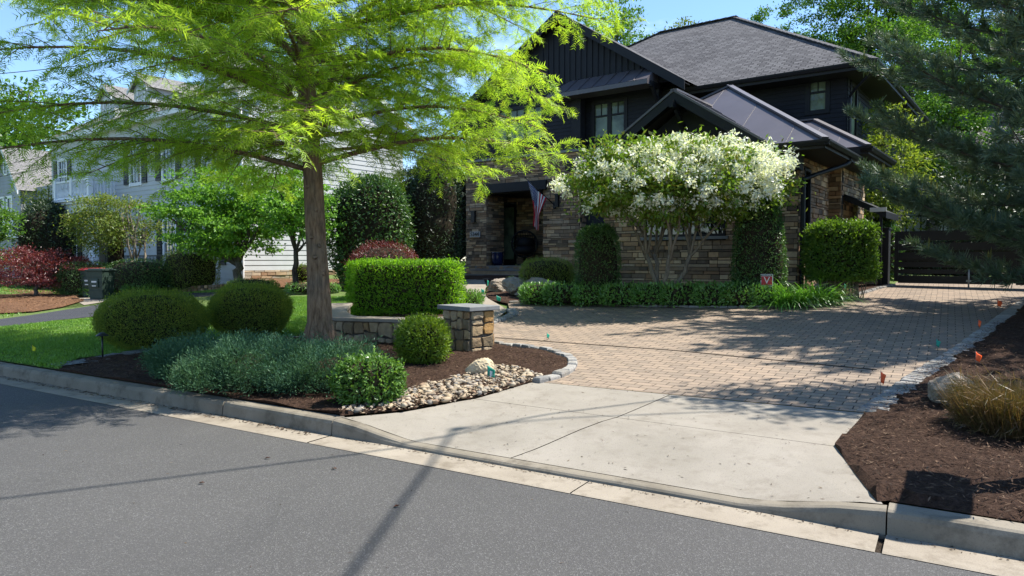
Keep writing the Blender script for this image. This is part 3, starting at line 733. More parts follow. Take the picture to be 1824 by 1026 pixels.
# main block siding
mb = MB()
sw = [(1.06 * (13.2 - 1.86), 1.06 * (13.2 - 1.27), 1.06 * 4.72, 1.06 * 5.57)]
lap(mb, hw(-9.6, .8, 1.0), X_, -Y_, k_ * 8.8, k_ * 5.75, [(k_ * 7.78, k_ * 8.3, k_ * 4.74, k_ * 5.62)]); wallbox(mb, hw(-9.6, .8, 1.0), X_, -Y_, k_ * 8.8, k_ * 5.75, [(k_ * 7.78, k_ * 8.3, k_ * 4.74, k_ * 5.62)], .12, 0)
lap(mb, hw(-.8, .8, .6), Y_, X_, k_ * 10, k_ * 6.15, [(k_ * .35, k_ * 1.1, k_ * 4.2, k_ * 5.9), (k_ * 4.1, k_ * 4.9, k_ * 4.6, k_ * 5.5)]); wallbox(mb, hw(-.8, .8, .6), Y_, X_, k_ * 10, k_ * 6.15, [(k_ * .35, k_ * 1.1, k_ * 4.2, k_ * 5.9), (k_ * 4.1, k_ * 4.9, k_ * 4.6, k_ * 5.5)], .12, 0)
mb.bar(hw(-.8, .8, .6) + V3(.02, -.02, 0), hw(-.8, .8, 6.7) + V3(.02, -.02, 0), .12, .12)
mb.build('siding_wall', M['black_siding'], house)
window(house, hw(-14, .8, 1.0), X_, -Y_, k_ * 12.18, k_ * 12.7, k_ * 4.74, k_ * 5.62, 1, .62, (1, 0), trim=.07)
window(house, hw(-.8, .8, .6), Y_, X_, k_ * .35, k_ * 1.1, k_ * 4.2, k_ * 5.9, 1, .5, (1, 0), trim=.07)
window(house, hw(-.8, .8, .6), Y_, X_, k_ * 4.1, k_ * 4.9, k_ * 4.6, k_ * 5.5, 1, .6, (1, 0), trim=.07)
# main hip roof
e0, e1, e2, e3 = h(-14.4, 0, 6.77), h(0, 0, 6.77), h(0, 11.4, 6.77), h(-14.4, 11.4, 6.77); r0, r1 = h(-8.7, 5.7, 10.5), h(-5.7, 5.7, 10.5)
mb = MB()
for f_ in ([e0, e1, r1, r0], [e1, e2, r1], [e2, e3, r0, r1], [e3, e0, r0]): roof_face(mb, f_)
for a, b in ((e1, r1), (e0, r0), (r0, r1), (e2, r1)):
    n = max(4, int(np.linalg.norm(b - a) / .3))
    for i in range(n): mb.bar(a + (b - a) * i / n + V3(0, 0, .02), a + (b - a) * (i + 1.1) / n + V3(0, 0, .035), .26, .025)
rf = mb.build('roof', M['shingle'], house)
mb = MB(); zf = V3(0, 0, .22); zc = V3(0, 0, .012)
for a, b, d in ((e0, e1, Y_), (e1, e2, -X_), (e2, e3, -Y_), (e3, e0, X_)): mb.prism([a - zc, b - zc, b - zf, a - zf], d * .03)
mb.face([e0 - V3(-.03, -.03, .2), e1 - V3(.03, -.03, .2), e2 - V3(.03, .03, .2), e3 - V3(-.03, .03, .2)][::-1])
mb.build('soffit', M['soffit'], house)
def gutter(parent, a, b, out, name='gutter'):
    mb = MB(); a = np.asarray(a, float); b = np.asarray(b, float); o = np.asarray(out, float)
    pr = [(.0, -.02), (.0, -.13), (.07, -.13), (.115, -.06), (.12, -.02), (.105, -.02), (.062, -.115), (.012, -.115)]
    mb.prism([a + o * x + V3(0, 0, z) for x, z in pr], b - a); return mb.build(name, M['black_trim'], parent)
gutter(house, e1 + V3(-5.35 * k_, 0, 0), e1 + V3(.1, 0, 0), -Y_); gutter(house, e1 + V3(.001, -.1, 0), e2 + V3(0, 0, 0), X_)
# front gable block
aL, aR, bg = -13.3, -5.95, -.6
mb = MB()
pent_holes = [(k_ * .95, k_ * 3.4, k_ * .8, k_ * 3.35)]
ledge(mb, h(aL, bg, .6), X_, -Y_, k_ * 4.85, k_ * 4.5, pent_holes); wallbox(mb, h(aL, bg, .6), X_, -Y_, k_ * 4.85, k_ * 4.5, pent_holes, .3)
ledge(mb, h(aL + .95, bg, 1.4), Y_, X_, k_ * 1.0, k_ * 2.6); wallbox(mb, h(aL + .95, bg + .29, 1.4), Y_, X_, k_ * .75, k_ * 2.6)
ledge(mb, h(aL - .2, 1.25, 1.4), X_, -Y_, k_ * 3.8, k_ * 2.75, [(k_ * .35, k_ * 1.12, 0, k_ * 2.35)]); wallbox(mb, h(aL - .2, 1.25, 1.4), X_, -Y_, k_ * 3.8, k_ * 2.75, [(k_ * .35, k_ * 1.12, 0, k_ * 2.35)])
ledge(mb, h(-8.45, bg, .6), Y_, X_, k_ * .4, k_ * 4.5)
mb.build('stone_wall', [M['ledge'], M['mortar_dark']], house)
mb = MB(); mb.box(h(aL - .06, bg - .12, 5.1), h(-8.38, bg + .02, 5.18)); mb.build('stone_ledge', M['flag_stone'], house)
mb = MB(); mb.box(h(-12.65, bg - .16, 3.95), h(-9.7, bg - .045, 4.27)); mb.box(h(-12.3, bg + .0, 3.92), h(-9.9, 1.2, 3.99)); mb.build('porch_beam', M['black_trim'], house, bevel=.008)
mb = MB(); mb.box(h(-13.5, bg - .01, .5), h(-9.6, 1.25, 1.4)); mb.build('porch_floor', M['flag_stone'], house)
for k in range(3):
    mb = MB(); mb.box(h(-12.75 - .25 * k, bg - .38 * (k + 1), .4), h(-9.6 + .1 * k, bg - .38 * k - .02, 1.22 - .17 * k), 1); mb.box(h(-12.78 - .25 * k, bg - .38 * (k + 1) - .03, 1.222 - .17 * k), h(-9.58 + .1 * k, bg - .38 * k - .02, 1.265 - .17 * k))
    mb.build('step', [M['flag_stone'], M['ledge']], house)
# door with a glazed leaf and sidelight
mb = MB(); a0, a1 = -13.15, -12.4
mb.box(h(a0, 1.24, 1.41), h(a0 + .1, 1.32, 3.72)); mb.box(h(a1 - .1, 1.24, 1.41), h(a1, 1.32, 3.72)); mb.box(h(a0 + .1, 1.24, 3.6), h(a1 - .1, 1.32, 3.72)); mb.box(h(a0 + .1, 1.24, 1.41), h(a1 - .1, 1.32, 1.62))
dr = mb.build('door', M['black_trim'], house)
mb = MB(); mb.face([h(a0 + .1, 1.28, 1.62), h(a1 - .1, 1.28, 1.62), h(a1 - .1, 1.28, 3.6), h(a0 + .1, 1.28, 3.6)]); mb.build('pane', M['glass'], dr)
mb = MB(); mb.bar(h(a1 - .22, 1.2, 2.3), h(a1 - .12, 1.2, 2.3), .03, .05); mb.build('handle', M['pipe'], dr)
mb = MB(); mb.box(h(-10.5, 1.1, 1.4), h(-9.9, 1.24, 3.95)); mb.build('porch_black_slab', M['black_trim'], house)  # black slab standing in for the dark right end of the porch
# small wall lamp niche on the pier and right of the porch
for a, z, w in ((-12.98, 2.95, .17), (-9.35, 3.35, .12)):
    mb = MB(); mb.box(h(a, bg - .13, z), h(a + w, bg - .04, z + .38)); mb.box(h(a - .03, bg - .15, z + .38), h(a + w + .03, bg - .04, z + .42)); mb.build('wall_lantern', M['iron'], house)
# upper siding, triple window
mb = MB(); th = [(k_ * 1.2, k_ * 3.4, k_ * .42, k_ * 1.62)]
lap(mb, h(aL, bg, 5.18), X_, -Y_, k_ * 4.7, k_ * 1.75, th); wallbox(mb, h(aL, bg, 5.18), X_, -Y_, k_ * 4.7, k_ * 1.75, th, .3, 0)
rh_ = [(k_ * .38, k_ * 1.55, k_ * 3.9, k_ * 5.05)]
lap(mb, h(-8.55, -.25, 1.6), X_, -Y_, k_ * 2.6, k_ * 5.4, rh_); wallbox(mb, h(-8.55, -.25, 1.6), X_, -Y_, k_ * 2.6, k_ * 5.4, rh_, .3, 0)
lap(mb, h(-5.95, -.25, 1.6), Y_, X_, k_ * 1.05, k_ * 5.3); mb.bar(h(-5.95, -.25, 1.6), h(-5.95, -.25, 6.9), .1, .1)
lap(mb, h(aL, 3, .6), -Y_, -X_, k_ * 3.6, k_ * 6.3)
mb.box(h(-8.75, bg - .09, 5.18), h(-8.4, bg + .2, 6.92))
mb.build('siding_wall', M['black_siding'], house)
window(house, h(aL, bg, 5.18), X_, -Y_, *th[0], 3, .62, (1, 0), gap=.13, trim=.07)
window(house, h(-8.55, -.25, 1.6), X_, -Y_, *rh_[0], 2, .62, (1, 0), gap=.15, trim=.07)
# board-and-batten gable
ap = (-9.15, 9.45); mb = MB()
P_ = [h(aL, bg, 6.9), h(-5.2, bg, 6.9), h(ap[0], bg, ap[1])]; mb.prism(P_, Y_ * .1)
a = aL + .2
while a < -5.3:
    zt = 9.3 - abs(a - ap[0]) * .63
    if zt > 7.0: mb.box(h(a, bg - .03, 6.92), h(a + .045, bg - .002, zt))
    a += .21
mb.build('gable_wall', M['black_siding'], house)
gl_, gr_, ga_ = h(-13.7, -1.0, 6.75), h(-4.75, -1.0, 6.77), h(-9.15, -1.0, 9.62)
bk = lambda p, d: p + V3(0, d * k_, 0)
mb = MB(); roof_face(mb, [gr_, bk(gr_, 2.2), bk(ga_, 6.4), ga_]); roof_face(mb, [gl_, ga_, bk(ga_, 6.4), bk(gl_, 2.2)], eave=(3, 0)); mb.build('roof', M['shingle'], house)
mb = MB(); rake(mb, ga_ - V3(0, 0, .01), gr_ - V3(0, 0, .01), 0, Y_ * .05, 0, .3); rake(mb, gl_ - V3(0, 0, .01), ga_ - V3(0, 0, .01), 0, Y_ * .05, 0, .3)
for p, q in ((ga_, gr_), (gl_, ga_)): mb.prism([p - V3(0, -.05, .08), q - V3(0, -.05, .08), q + V3(0, .42, -.08), p + V3(0, .42, -.08)], V3(0, 0, -.02))
mb.build('fascia', M['black_trim'], house)
for a in (-5.75, -6.15 + -5.9):
    mb = MB(); z = 6.78 if a > -9 else 6.75
    mb.bar(h(a, bg + .0, z), h(a, -1.15, z), .11, .16); mb.bar(h(a, bg, z - .5), h(a, -1.0, z - .06), .09, .1); mb.bar(h(a, bg - .03, z - .62), h(a, bg - .03, z + .05), .11, .07, 0, Y_); mb.build('bracket', M['black_trim'], house)
# pent roof over the upper windows
p0, p1, p2, p3 = h(-9.25, -1.35, 6.88), h(-5.75, -1.35, 6.88), h(-5.75, bg - .01, 7.4), h(-8.85, bg - .01, 7.4)
mb = MB(); mb.face([p0, p1, p2, p3]); mb.face([p0, p3, h(-9.25, bg - .01, 6.9)]); seams(mb, [p0, p1, p2, p3], sp=.5)
mb.prism([p0 - V3(0, 0, .008), p1 - V3(0, 0, .008), p1 - V3(0, 0, .15), p0 - V3(0, 0, .15)], Y_ * .03); mb.face([p0 - V3(0, -.03, .12), p1 - V3(0, -.03, .12), h(-5.75, bg, 6.77), h(-9.25, bg, 6.77)][::-1]); mb.face([p1, p2, h(-5.75, bg, 6.75), p1 - V3(0, 0, .15)])
mb.build('pent_roof', M['metal_roof'], house)
# ---- front wing
wb, wa0, wa1 = -4.5, -5.35, -.62
mb = MB(); wh = [(k_ * 1.1, k_ * 3.15, k_ * 1.65, k_ * 2.75)]
ledge(mb, h(wa0, wb, .5), X_, -Y_, k_ * (wa1 - wa0), k_ * 3.4, wh); wallbox(mb, h(wa0, wb, .5), X_, -Y_, k_ * (wa1 - wa0), k_ * 3.4, wh, .25)
sh = [(k_ * .35, k_ * .85, k_ * 1.4, k_ * 3.1)]
ledge(mb, h(wa1, wb, .5), Y_, X_, k_ * 2.62, k_ * 3.4, sh); wallbox(mb, h(wa1, wb + .25, .5), Y_, X_, k_ * 2.4, k_ * 3.4, [(sh[0][0] - .25 * k_, sh[0][1] - .25 * k_, sh[0][2], sh[0][3])], .25)
ledge(mb, h(wa1, -1.9, .5), X_, -Y_, k_ * .3, k_ * 3.5); wallbox(mb, h(wa1, -1.88, .5), X_, -Y_, k_ * .3, k_ * 3.5, (), .2)
ledge(mb, h(-.34, -1.9, .5), Y_, X_, k_ * 2.7, k_ * 3.5); wallbox(mb, h(-.36, -1.88, .5), Y_, X_, k_ * 2.7, k_ * 3.5, (), .2)
ledge(mb, h(wa0, .0, .5), -Y_, -X_, k_ * 4.5, k_ * 3.4); wallbox(mb, h(wa0, .0, .5), -Y_, -X_, k_ * 4.2, k_ * 3.4, (), .2)
mb.build('stone_wall', [M['ledge'], M['mortar_dark']], house)
window(house, h(wa0, wb, .5), X_, -Y_, *wh[0], 3, None, (1, 0), gap=.1, pane=M['glass_dark'], sill=M['flag_stone'])
window(house, h(wa1, wb, .5), Y_, X_, *sh[0], 1, None, (0, 0), pane=M['glass_dark'], sill=M['flag_stone'])
w0, w1 = h(-5.96, -5.4, 3.99), h(.11, -5.4, 3.99); wr = h(-2.93, -2.37, 6.04); wrb = h(-2.93, .8, 6.04); w2, w3 = h(.11, .8, 3.99), h(-5.96, .8, 3.99)
mb = MB()
for f_ in ([w0, w1, wr], [w1, w2, wrb, wr], [w3, w0, wr, wrb]): mb.face(f_); seams(mb, f_, sp=1.25, w=.009, hh=.012)
for a, b in ((w0, wr), (w1, wr), (wr, wrb)): mb.bar(a + V3(0, 0, .02), b + V3(0, 0, .02), .16, .045)
mb.build('metal_roof', M['metal_roof'], house)
mb = MB(); zf = V3(0, 0, .19)
for a, b, d in ((w0, w1, Y_), (w1, w2, -X_), (w3, w0, X_)): mb.prism([a - zc, b - zc, b - zf, a - zf], d * .03)
mb.face([w0 - V3(-.03, -.03, .17), w1 - V3(.03, -.03, .17), w2 - V3(.03, 0, .17), w3 - V3(-.03, 0, .17)][::-1]); mb.build('soffit', M['soffit'], house)
g0, g1, ga = h(-5.12, -5.46, 4.03), h(-1.02, -5.46, 4.03), h(-3.07, -5.46, 5.37); gb0, gb1, gab = h(-5.12, -5.3, 4.03), h(-1.02, -5.3, 4.03), h(-3.07, -3.35, 5.37)
mb = MB()
for f_, e in (([g1, gb1, gab, ga], (0, 1)), ([gb0, g0, ga, gab], (0, 1))): mb.face(f_)
mb.bar(ga + V3(0, 0, .02), gab + V3(0, 0, .02), .16, .045); mb.bar(g1 + V3(-.02, .02, .02), ga + V3(-.02, .02, .02), .09, .05); mb.bar(g0 + V3(.02, .02, .02), ga + V3(.02, .02, .02), .09, .05)
seams(mb, [g1, gb1, gab, ga], (3, 2), .5); mb.build('metal_roof', M['metal_roof'], house)
mb = MB(); rake(mb, ga, g1, 0, Y_ * .05, 0, .26); rake(mb, g0, ga, 0, Y_ * .05, 0, .26)
for p, q in ((ga, g1), (g0, ga)): mb.prism([p - V3(0, -.05, .06), q - V3(0, -.05, .06), q + V3(0, .55, -.06), p + V3(0, .55, -.06)], V3(0, 0, -.02))
mb.build('fascia', M['black_trim'], house)
mb = MB(); mb.prism([h(-4.9, -4.85, 3.85), h(-1.25, -4.85, 3.85), h(-3.07, -4.85, 5.12)], Y_ * .1); mb.box(h(wa0, -4.83, 3.5), h(wa1 + .1, -4.52, 3.86)); mb.build('gable_wall', M['black_siding'], house)
for a, z in ((-3.07, 5.06), (-4.85, 3.96), (-1.3, 3.96)):
    mb = MB(); mb.bar(h(a, -4.9, z), h(a, -5.6, z), .11, .17); mb.bar(h(a, -4.86, z - .45), h(a, -5.35, z - .08), .08, .09); mb.build('bracket', M['black_trim'], house)
gutter(house, h(-.98, -5.4, 3.99), w1 + V3(.1, 0, 0), -Y_); gutter(house, w1 + V3(0, -.1, 0), h(.11, -2.4, 3.99), X_)
# rear roof of the wing
q0, q1, q2 = h(-3, -2.5, 4.2), h(.36, -2.5, 4.2), h(.36, .62, 4.2); qa, qb = h(-1.2, -.94, 5.2), h(-3, -.94, 5.2)
mb = MB()
for f_ in ([q0, q1, qa, qb], [q1, q2, qa]): mb.face(f_); seams(mb, f_, sp=.62, w=.009, hh=.012)
mb.face([q2, h(-3, .62, 4.2), qb, qa])
for a, b in ((q1, qa), (qa, qb)): mb.bar(a + V3(0, 0, .02), b + V3(0, 0, .02), .16, .045)
mb.build('metal_roof', M['metal_roof'], house)
mb = MB(); mb.prism([q0 - zc, q1 - zc, q1 - zf, q0 - zf], Y_ * .03); mb.prism([q1 - zc, q2 - zc, q2 - zf, q1 - zf], -X_ * .03); mb.face([q0 - V3(0, -.03, .17), q1 - V3(.03, -.03, .17), q2 - V3(.03, 0, .17), h(-3, .62, 4.03)][::-1]); mb.build('soffit', M['soffit'], house)
gutter(house, h(.2, -2.5, 4.2), q1 + V3(.1, 0, 0), -Y_); gutter(house, q1 + V3(0, -.1, 0), q2, X_)
# side door canopy
c0, c1 = h(-.3, -1.7, 3.2), h(.62, -1.7, 2.74)
mb = MB(); mb.prism([c0, c1, c1 - V3(0, 0, .16), c0 - V3(0, 0, .16)], Y_ * 1.9); mb.bar(h(.5, -1.65, .9), h(.5, -1.65, 2.7), .07, .07, 0, Y_); mb.build('side_canopy', M['black_trim'], house)
mb = MB(); mb.box(h(.27, -1.72, 2.74), h(.625, -1.702, 2.84)); mb.build('fascia', M['sign_white'], house)
# downspouts
def spout(pts, r=.04):
    mb = MB(); mb.tube(smooth_path(pts, 4), r, 8); mb.build('downspout', M['black_trim'], house)
spout([h(.1, -3.2, 3.85), h(.05, -3.25, 3.72), h(-.5, -4.35, 3.35), h(-.54, -4.45, 3.1), h(-.54, -4.45, .7)], .05)
spout([h(-.05, .0, 6.6), h(-.1, .1, 6.45), h(-.68, .72, 6.1), h(-.72, .74, 5.8), h(-.72, .74, 4.2)])
spout([h(-.02, 5.6, 6.6), h(-.1, 5.6, 6.45), h(-.68, 5.6, 6.1), h(-.72, 5.6, 5.8), h(-.72, 5.6, 2)])
# cedar post board by the wing corner
mb = MB(); mb.box(h(-.49, -4.4, .6), h(-.455, -4.1, 1.9)); mb.build('corner_board', M['wood_brown'], house, bevel=.01)

# house number
def text(name, s, size, mat, parent, loc, rot, ext=.006):
    cu = bpy.data.curves.new(name, 'FONT'); cu.body = s; cu.size = size; cu.extrude = ext; cu.align_x = 'CENTER'; cu.align_y = 'CENTER'; cu.materials.append(mat)
    o = bpy.data.objects.new(name, cu); C.objects.link(o); bpy.context.view_layer.update()
    me = bpy.data.meshes.new_from_object(o.evaluated_get(bpy.context.evaluated_depsgraph_get())); bpy.data.objects.remove(o)
    o = bpy.data.objects.new(name, me); C.objects.link(o); o.parent = parent; o.location = loc; o.rotation_euler = rot; return o
nl = h(-12.84, bg - .06, 2.52)
mb = MB(); mb.box(nl + V3(-.25, -.012, -.11), nl + V3(.25, .02, .11)); npl = mb.build('number_plate', M['plate'], house, bevel=.004)
text('house_number', '5344', .215, M['digits'], npl, nl + V3(0, -.022, 0), (math.pi / 2, 0, 0))

# ---- the white house next door
WO = V3(-10.2, 27.0, 0)
white = empty('house', WO, RZ, 'large white clapboard house with front portico left of the bright green maple', 'house')
w = lambda a, b, z: V3(a, b, z)
mb = MB(); fh = []
for a in (-2.2, -5.4, -8.3, -16.0): fh += [(17.4 + a - .5, 17.4 + a + .5, 5.0 - .3, 6.7 - .3)]
for a in (-2.2, -5.4, -15.0): fh += [(17.4 + a - .5, 17.4 + a + .5, 1.4 - .3, 3.3 - .3)]
lap(mb, w(-17.4, 0, .3), X_, -Y_, 17.4, 7.6, fh, .19); wallbox(mb, w(-17.4, 0, .3), X_, -Y_, 17.4, 7.6, fh, .2, 0)
tp = lambda z: ((0, 8.4) if z < 6.75 else (4.2 * (z - 6.75) / 2.45, 8.4 - 4.2 * (z - 6.75) / 2.45))
lap(mb, w(0, 0, 1.2), Y_, X_, 8.4, 9.1, (), .2, 0, tp); mb.prism([w(0, 0, 1.2), w(0, 8.4, 1.2), w(0, 8.4, 7.95), w(0, 4.2, 10.3), w(0, 0, 7.95)], V3(-.15, 0, 0))
mb.bar(w(.03, -.03, 1.2), w(.03, -.03, 7.9), .14, .14)
mb.build('siding_wall', M['white_siding'], white)
mb = MB(); ledge(mb, w(0, 0, -.2), Y_, X_, 8.4, 1.4, (), (.06, .14), (.2, .6), .05); wallbox(mb, w(0, 0, -.2), Y_, X_, 8.4, 1.4); mb.build('stone_foundation', [M['ledge_tan'], M['mortar']], white)
for i, (u0, u1, z0, z1) in enumerate(fh):
    wn = window(white, w(-17.4, 0, .3), X_, -Y_, u0, u1, z0, z1, 1, .5, (2, 3), frame=M['white_paint'], pane=M['glass_white'], trim=.09)
    for s in (u0 - .55, u1 + .12):
        mb = MB(); mb.box(w(-17.4 + s, -.07, .3 + z0), w(-17.4 + s + .43, -.027, .3 + z1))
        for k in range(14): z = .3 + z0 + .1 + k * (z1 - z0 - .2) / 14; mb.prism([w(-17.4 + s + .05, -.071, z), w(-17.4 + s + .38, -.071, z), w(-17.4 + s + .38, -.09, z + .05), w(-17.4 + s + .05, -.09, z + .05)], V3(0, .004, .012))
        mb.build('shutter', M['dark_shutter'], wn)
mb = MB(); ov = .35
roof_face(mb, [w(-17.7, -ov, 7.82), w(ov, -ov, 7.82), w(ov, 4.2, 10.45), w(-17.7, 4.2, 10.45)]); roof_face(mb, [w(ov, 8.4 + ov, 7.82), w(-17.7, 8.4 + ov, 7.82), w(-17.7, 4.2, 10.45), w(ov, 4.2, 10.45)]); mb.build('roof', M['shingle_grey'], white)
mb = MB(); d = V3(-.08, 0, 0)
rake(mb, w(ov - .002, -ov, 7.81), w(ov - .002, 4.2, 10.44), 0, d, 0, .28); rake(mb, w(ov - .002, 4.2, 10.44), w(ov - .002, 8.4 + ov, 7.81), 0, d, 0, .28)
mb.box(w(-17.7, -ov + .002, 7.6), w(ov - .09, -ov + .08, 7.81)); mb.box(w(-17.7, -ov + .08, 7.6), w(.0, .0, 7.66)); mb.box(w(0.02, -ov, 7.58), w(ov - .09, .5, 7.64)); mb.build('fascia', M['white_paint'], white)
mb = MB(); mb.box(w(.03, 3.75, 8.6), w(.09, 4.65, 9.5)); mb.build('gable_vent', M['white_paint'], white)
for a in (-13.2, -9.7, -3.5):
    mb = MB(); b0 = 1.0; zb = 8.4
    mb.prism([w(a - .75, b0, zb - .2), w(a + .75, b0, zb - .2), w(a + .75, b0, zb + 1.25), w(a, b0, zb + 1.85), w(a - .75, b0, zb + 1.25)], Y_ * 2.6); dm = mb.build('dormer', M['white_siding'], white)
    window(dm, w(a - .75, b0, zb), X_, -Y_, .4, 1.1, .15, 1.2, 1, .5, (1, 1), frame=M['white_paint'], pane=M['glass_white'], trim=.05)
    mb = MB(); roof_face(mb, [w(a + .95, b0 - .25, zb + 1.16), w(a + .95, b0 + 3, zb + 1.16), w(a, b0 + 3, zb + 1.93), w(a, b0 - .25, zb + 1.93)]); roof_face(mb, [w(a - .95, b0 + 3, zb + 1.16), w(a - .95, b0 - .25, zb + 1.16), w(a, b0 - .25, zb + 1.93), w(a, b0 + 3, zb + 1.93)])
    rake(mb, w(a, b0 - .25, zb + 1.925), w(a + .95, b0 - .25, zb + 1.155), 0, Y_ * .05, 1, .14); rake(mb, w(a - .95, b0 - .25, zb + 1.155), w(a, b0 - .25, zb + 1.925), 0, Y_ * .05, 1, .14); mb.build('dormer_roof', [M['shingle_grey'], M['white_paint']], dm)
# portico
pa0, pa1, pb = -13.7, -9.9, -1.35
mb = MB(); mb.box(w(pa0, pb, 3.75), w(pa1, 0, 4.15)); mb.box(w(pa0 - .12, pb - .12, 4.15), w(pa1 + .12, 0, 4.27)); mb.box(w(pa0 - .22, pb - .22, 4.27), w(pa1 + .22, 0, 4.36)); po = mb.build('portico', M['white_paint'], white, bevel=.01)
for a in (pa0 + .35, pa1 - .35):
    mb = MB(); mb.box(w(a - .27, pb + .04, .95), w(a + .27, pb + .58, 1.1)); mb.lathe([(.24, 1.1), (.25, 1.16), (.22, 1.22), (.22, 2.2), (.19, 3.55), (.19, 3.58), (.24, 3.66), (.24, 3.7)], (a, pb + .31, 0), 20); mb.box(w(a - .26, pb + .05, 3.69), w(a + .26, pb + .57, 3.748)); mb.build('column', M['white_paint'], po)
mb = MB(); mb.box(w(pa0 - .1, pb - .1, .1), w(pa1 + .1, 0, .95)); mb.build('porch_floor', M['flag_stone'], po)
mb = MB()
for a in (pa0 + .1, pa1 - .1, (pa0 + pa1) / 2): mb.box(w(a - .09, pb + .02, 4.36), w(a + .09, pb + .2, 5.4)); mb.box(w(a - .13, pb - .02, 5.4), w(a + .13, pb + .24, 5.48))
for z0, z1 in ((4.44, 4.52), (5.22, 5.3)):
    mb.box(w(pa0 + .19, pb + .07, z0), w(pa1 - .19, pb + .15, z1)); mb.box(w(pa1 - .14, pb + .2, z0), w(pa1 - .06, 0, z1)); mb.box(w(pa0 + .06, pb + .2, z0), w(pa0 + .14, 0, z1))
for a in np.arange(pa0 + .3, pa1 - .2, .145): mb.lathe([(.02, 4.52), (.038, 4.7), (.02, 4.95), (.025, 5.22)], (a, pb + .11, 0), 6)
for b in np.arange(pb + .3, -.05, .145): mb.lathe([(.02, 4.52), (.038, 4.7), (.02, 4.95), (.025, 5.22)], (pa1 - .1, b, 0), 6)
mb.build('balustrade', M['white_paint'], po)
mb = MB(); mb.box(w(-12.5, -.06, .95), w(-11.0, -.03, 3.4)); mb.build('door', M['dark_shutter'], white)
mb = MB()
for a in np.arange(-9.4, -4.2, .12): mb.box(w(a, -.9, 1.0), w(a + .02, -.88, 1.75))
mb.box(w(-9.5, -.91, 1.75), w(-4.2, -.87, 1.79)); mb.box(w(-9.5, -.905, 1.08), w(-4.2, -.875, 1.1)); mb.build('railing', M['iron'], white)
for s in (0, 1):
    mb = MB(); p = w(pa1 - .3 - 3.2 * s, pb - .1, 1.85); q = w(pa1 - .3 - 3.2 * s, pb - 1.3, 1.25); mb.tube([p, q], .02, 6)
    for t in np.linspace(0, 1, 8): r = p + (q - p) * t; mb.tube([r, r - V3(0, 0, .85)], .012, 5)
    mb.build('handrail', M['iron'], white)
mb = MB()
for k in range(3): mb.box(w(pa0 + .3, pb - .4 * (k + 1), .1), w(pa1 - .2, pb - .4 * k - .1, .8 - .2 * k))
mb.build('step', M['flag_stone'], white)
mb = MB(); mb.tube(smooth_path([w(.12, -.1, 7.5), w(.12, -.1, 1.0), w(.14, -.25, .75), w(.16, -.3, .35)], 3), .045, 8); mb.build('downspout', M['white_paint'], white)
mb = MB(); mb.box(w(-.3, -2.6, 7.0), w(-.31, -2.61, 7.01)); 
# ---- small grey house at far left
GO = V3(-34.5, 47.5, 0)
grey = empty('house', GO, RZ, 'small grey gabled house partly behind shrubs at the far left edge', 'house')
mb = MB(); lap(mb, w(0, 0, 0), X_, -Y_, 4.6, 6.3, [(1.0, 1.75, 4.0, 5.6), (2.4, 3.15, 4.0, 5.6)], .2); wallbox(mb, w(0, 0, 0), X_, -Y_, 4.6, 6.3, [(1.0, 1.75, 4.0, 5.6), (2.4, 3.15, 4.0, 5.6)], .2, 0)
tp2 = lambda z: (2.3 * z / 2.5, 4.6 - 2.3 * z / 2.5)
lap(mb, w(0, 0, 6.3), X_, -Y_, 4.6, 2.5, (), .2, 0, tp2); mb.prism([w(0, 0, 6.3), w(4.6, 0, 6.3), w(2.3, 0, 8.8)], Y_ * .2); mb.prism([w(4.6, 0, 0), w(4.6, 6, 0), w(4.6, 6, 6.3), w(4.6, 0, 6.3)], V3(-.2, 0, 0)); mb.build('siding_wall', M['grey_siding'], grey)
for a in (1.0, 2.4): window(grey, w(0, 0, 0), X_, -Y_, a, a + .75, 4.0, 5.6, 1, .5, (0, 0), frame=M['white_paint'], pane=M['glass_white'], trim=.12)
window(grey, w(0, -.03, 0), X_, -Y_, 2.05, 2.55, 7.1, 7.9, 1, None, (1, 0), frame=M['white_paint'], pane=M['glass_white'], trim=.05)
mb = MB(); roof_face(mb, [w(4.95, -.3, 5.95), w(4.95, 8, 5.95), w(2.3, 8, 8.9), w(2.3, -.3, 8.9)]); roof_face(mb, [w(-.35, 8, 5.95), w(-.35, -.3, 5.95), w(2.3, -.3, 8.9), w(2.3, 8, 8.9)])
roof_face(mb, [w(-12, 1.2, 6.2), w(9, 1.2, 6.2), w(9, 6, 9.6), w(-12, 6, 9.6)]); mb.build('roof', M['shingle_grey'], grey)
mb = MB(); rake(mb, w(2.3, -.3, 8.89), w(4.95, -.3, 5.94), 0, Y_ * .06, 0, .25); rake(mb, w(-.35, -.3, 5.94), w(2.3, -.3, 8.89), 0, Y_ * .06, 0, .25); mb.box(w(-.1, -.35, 3.0), w(7.5, 0, 3.25)); mb.build('fascia', M['white_paint'], grey)
mb = MB(); ledge(mb, w(-7, 1.0, 0), X_, -Y_, 6.9, 6.3, (), (.15, .3), (.3, .8), .05); wallbox(mb, w(-7, 1.0, 0), X_, -Y_, 6.9, 6.3); mb.build('stone_wall', [M['ledge_tan'], M['mortar']], grey)
mb = MB(); mb.prism([w(4.8, .8, 0), w(9, .8, 0), w(9, .8, 6.2), w(4.8, .8, 6.2)], Y_ * 4); mb.build('side_wall', M['grey_siding'], grey)
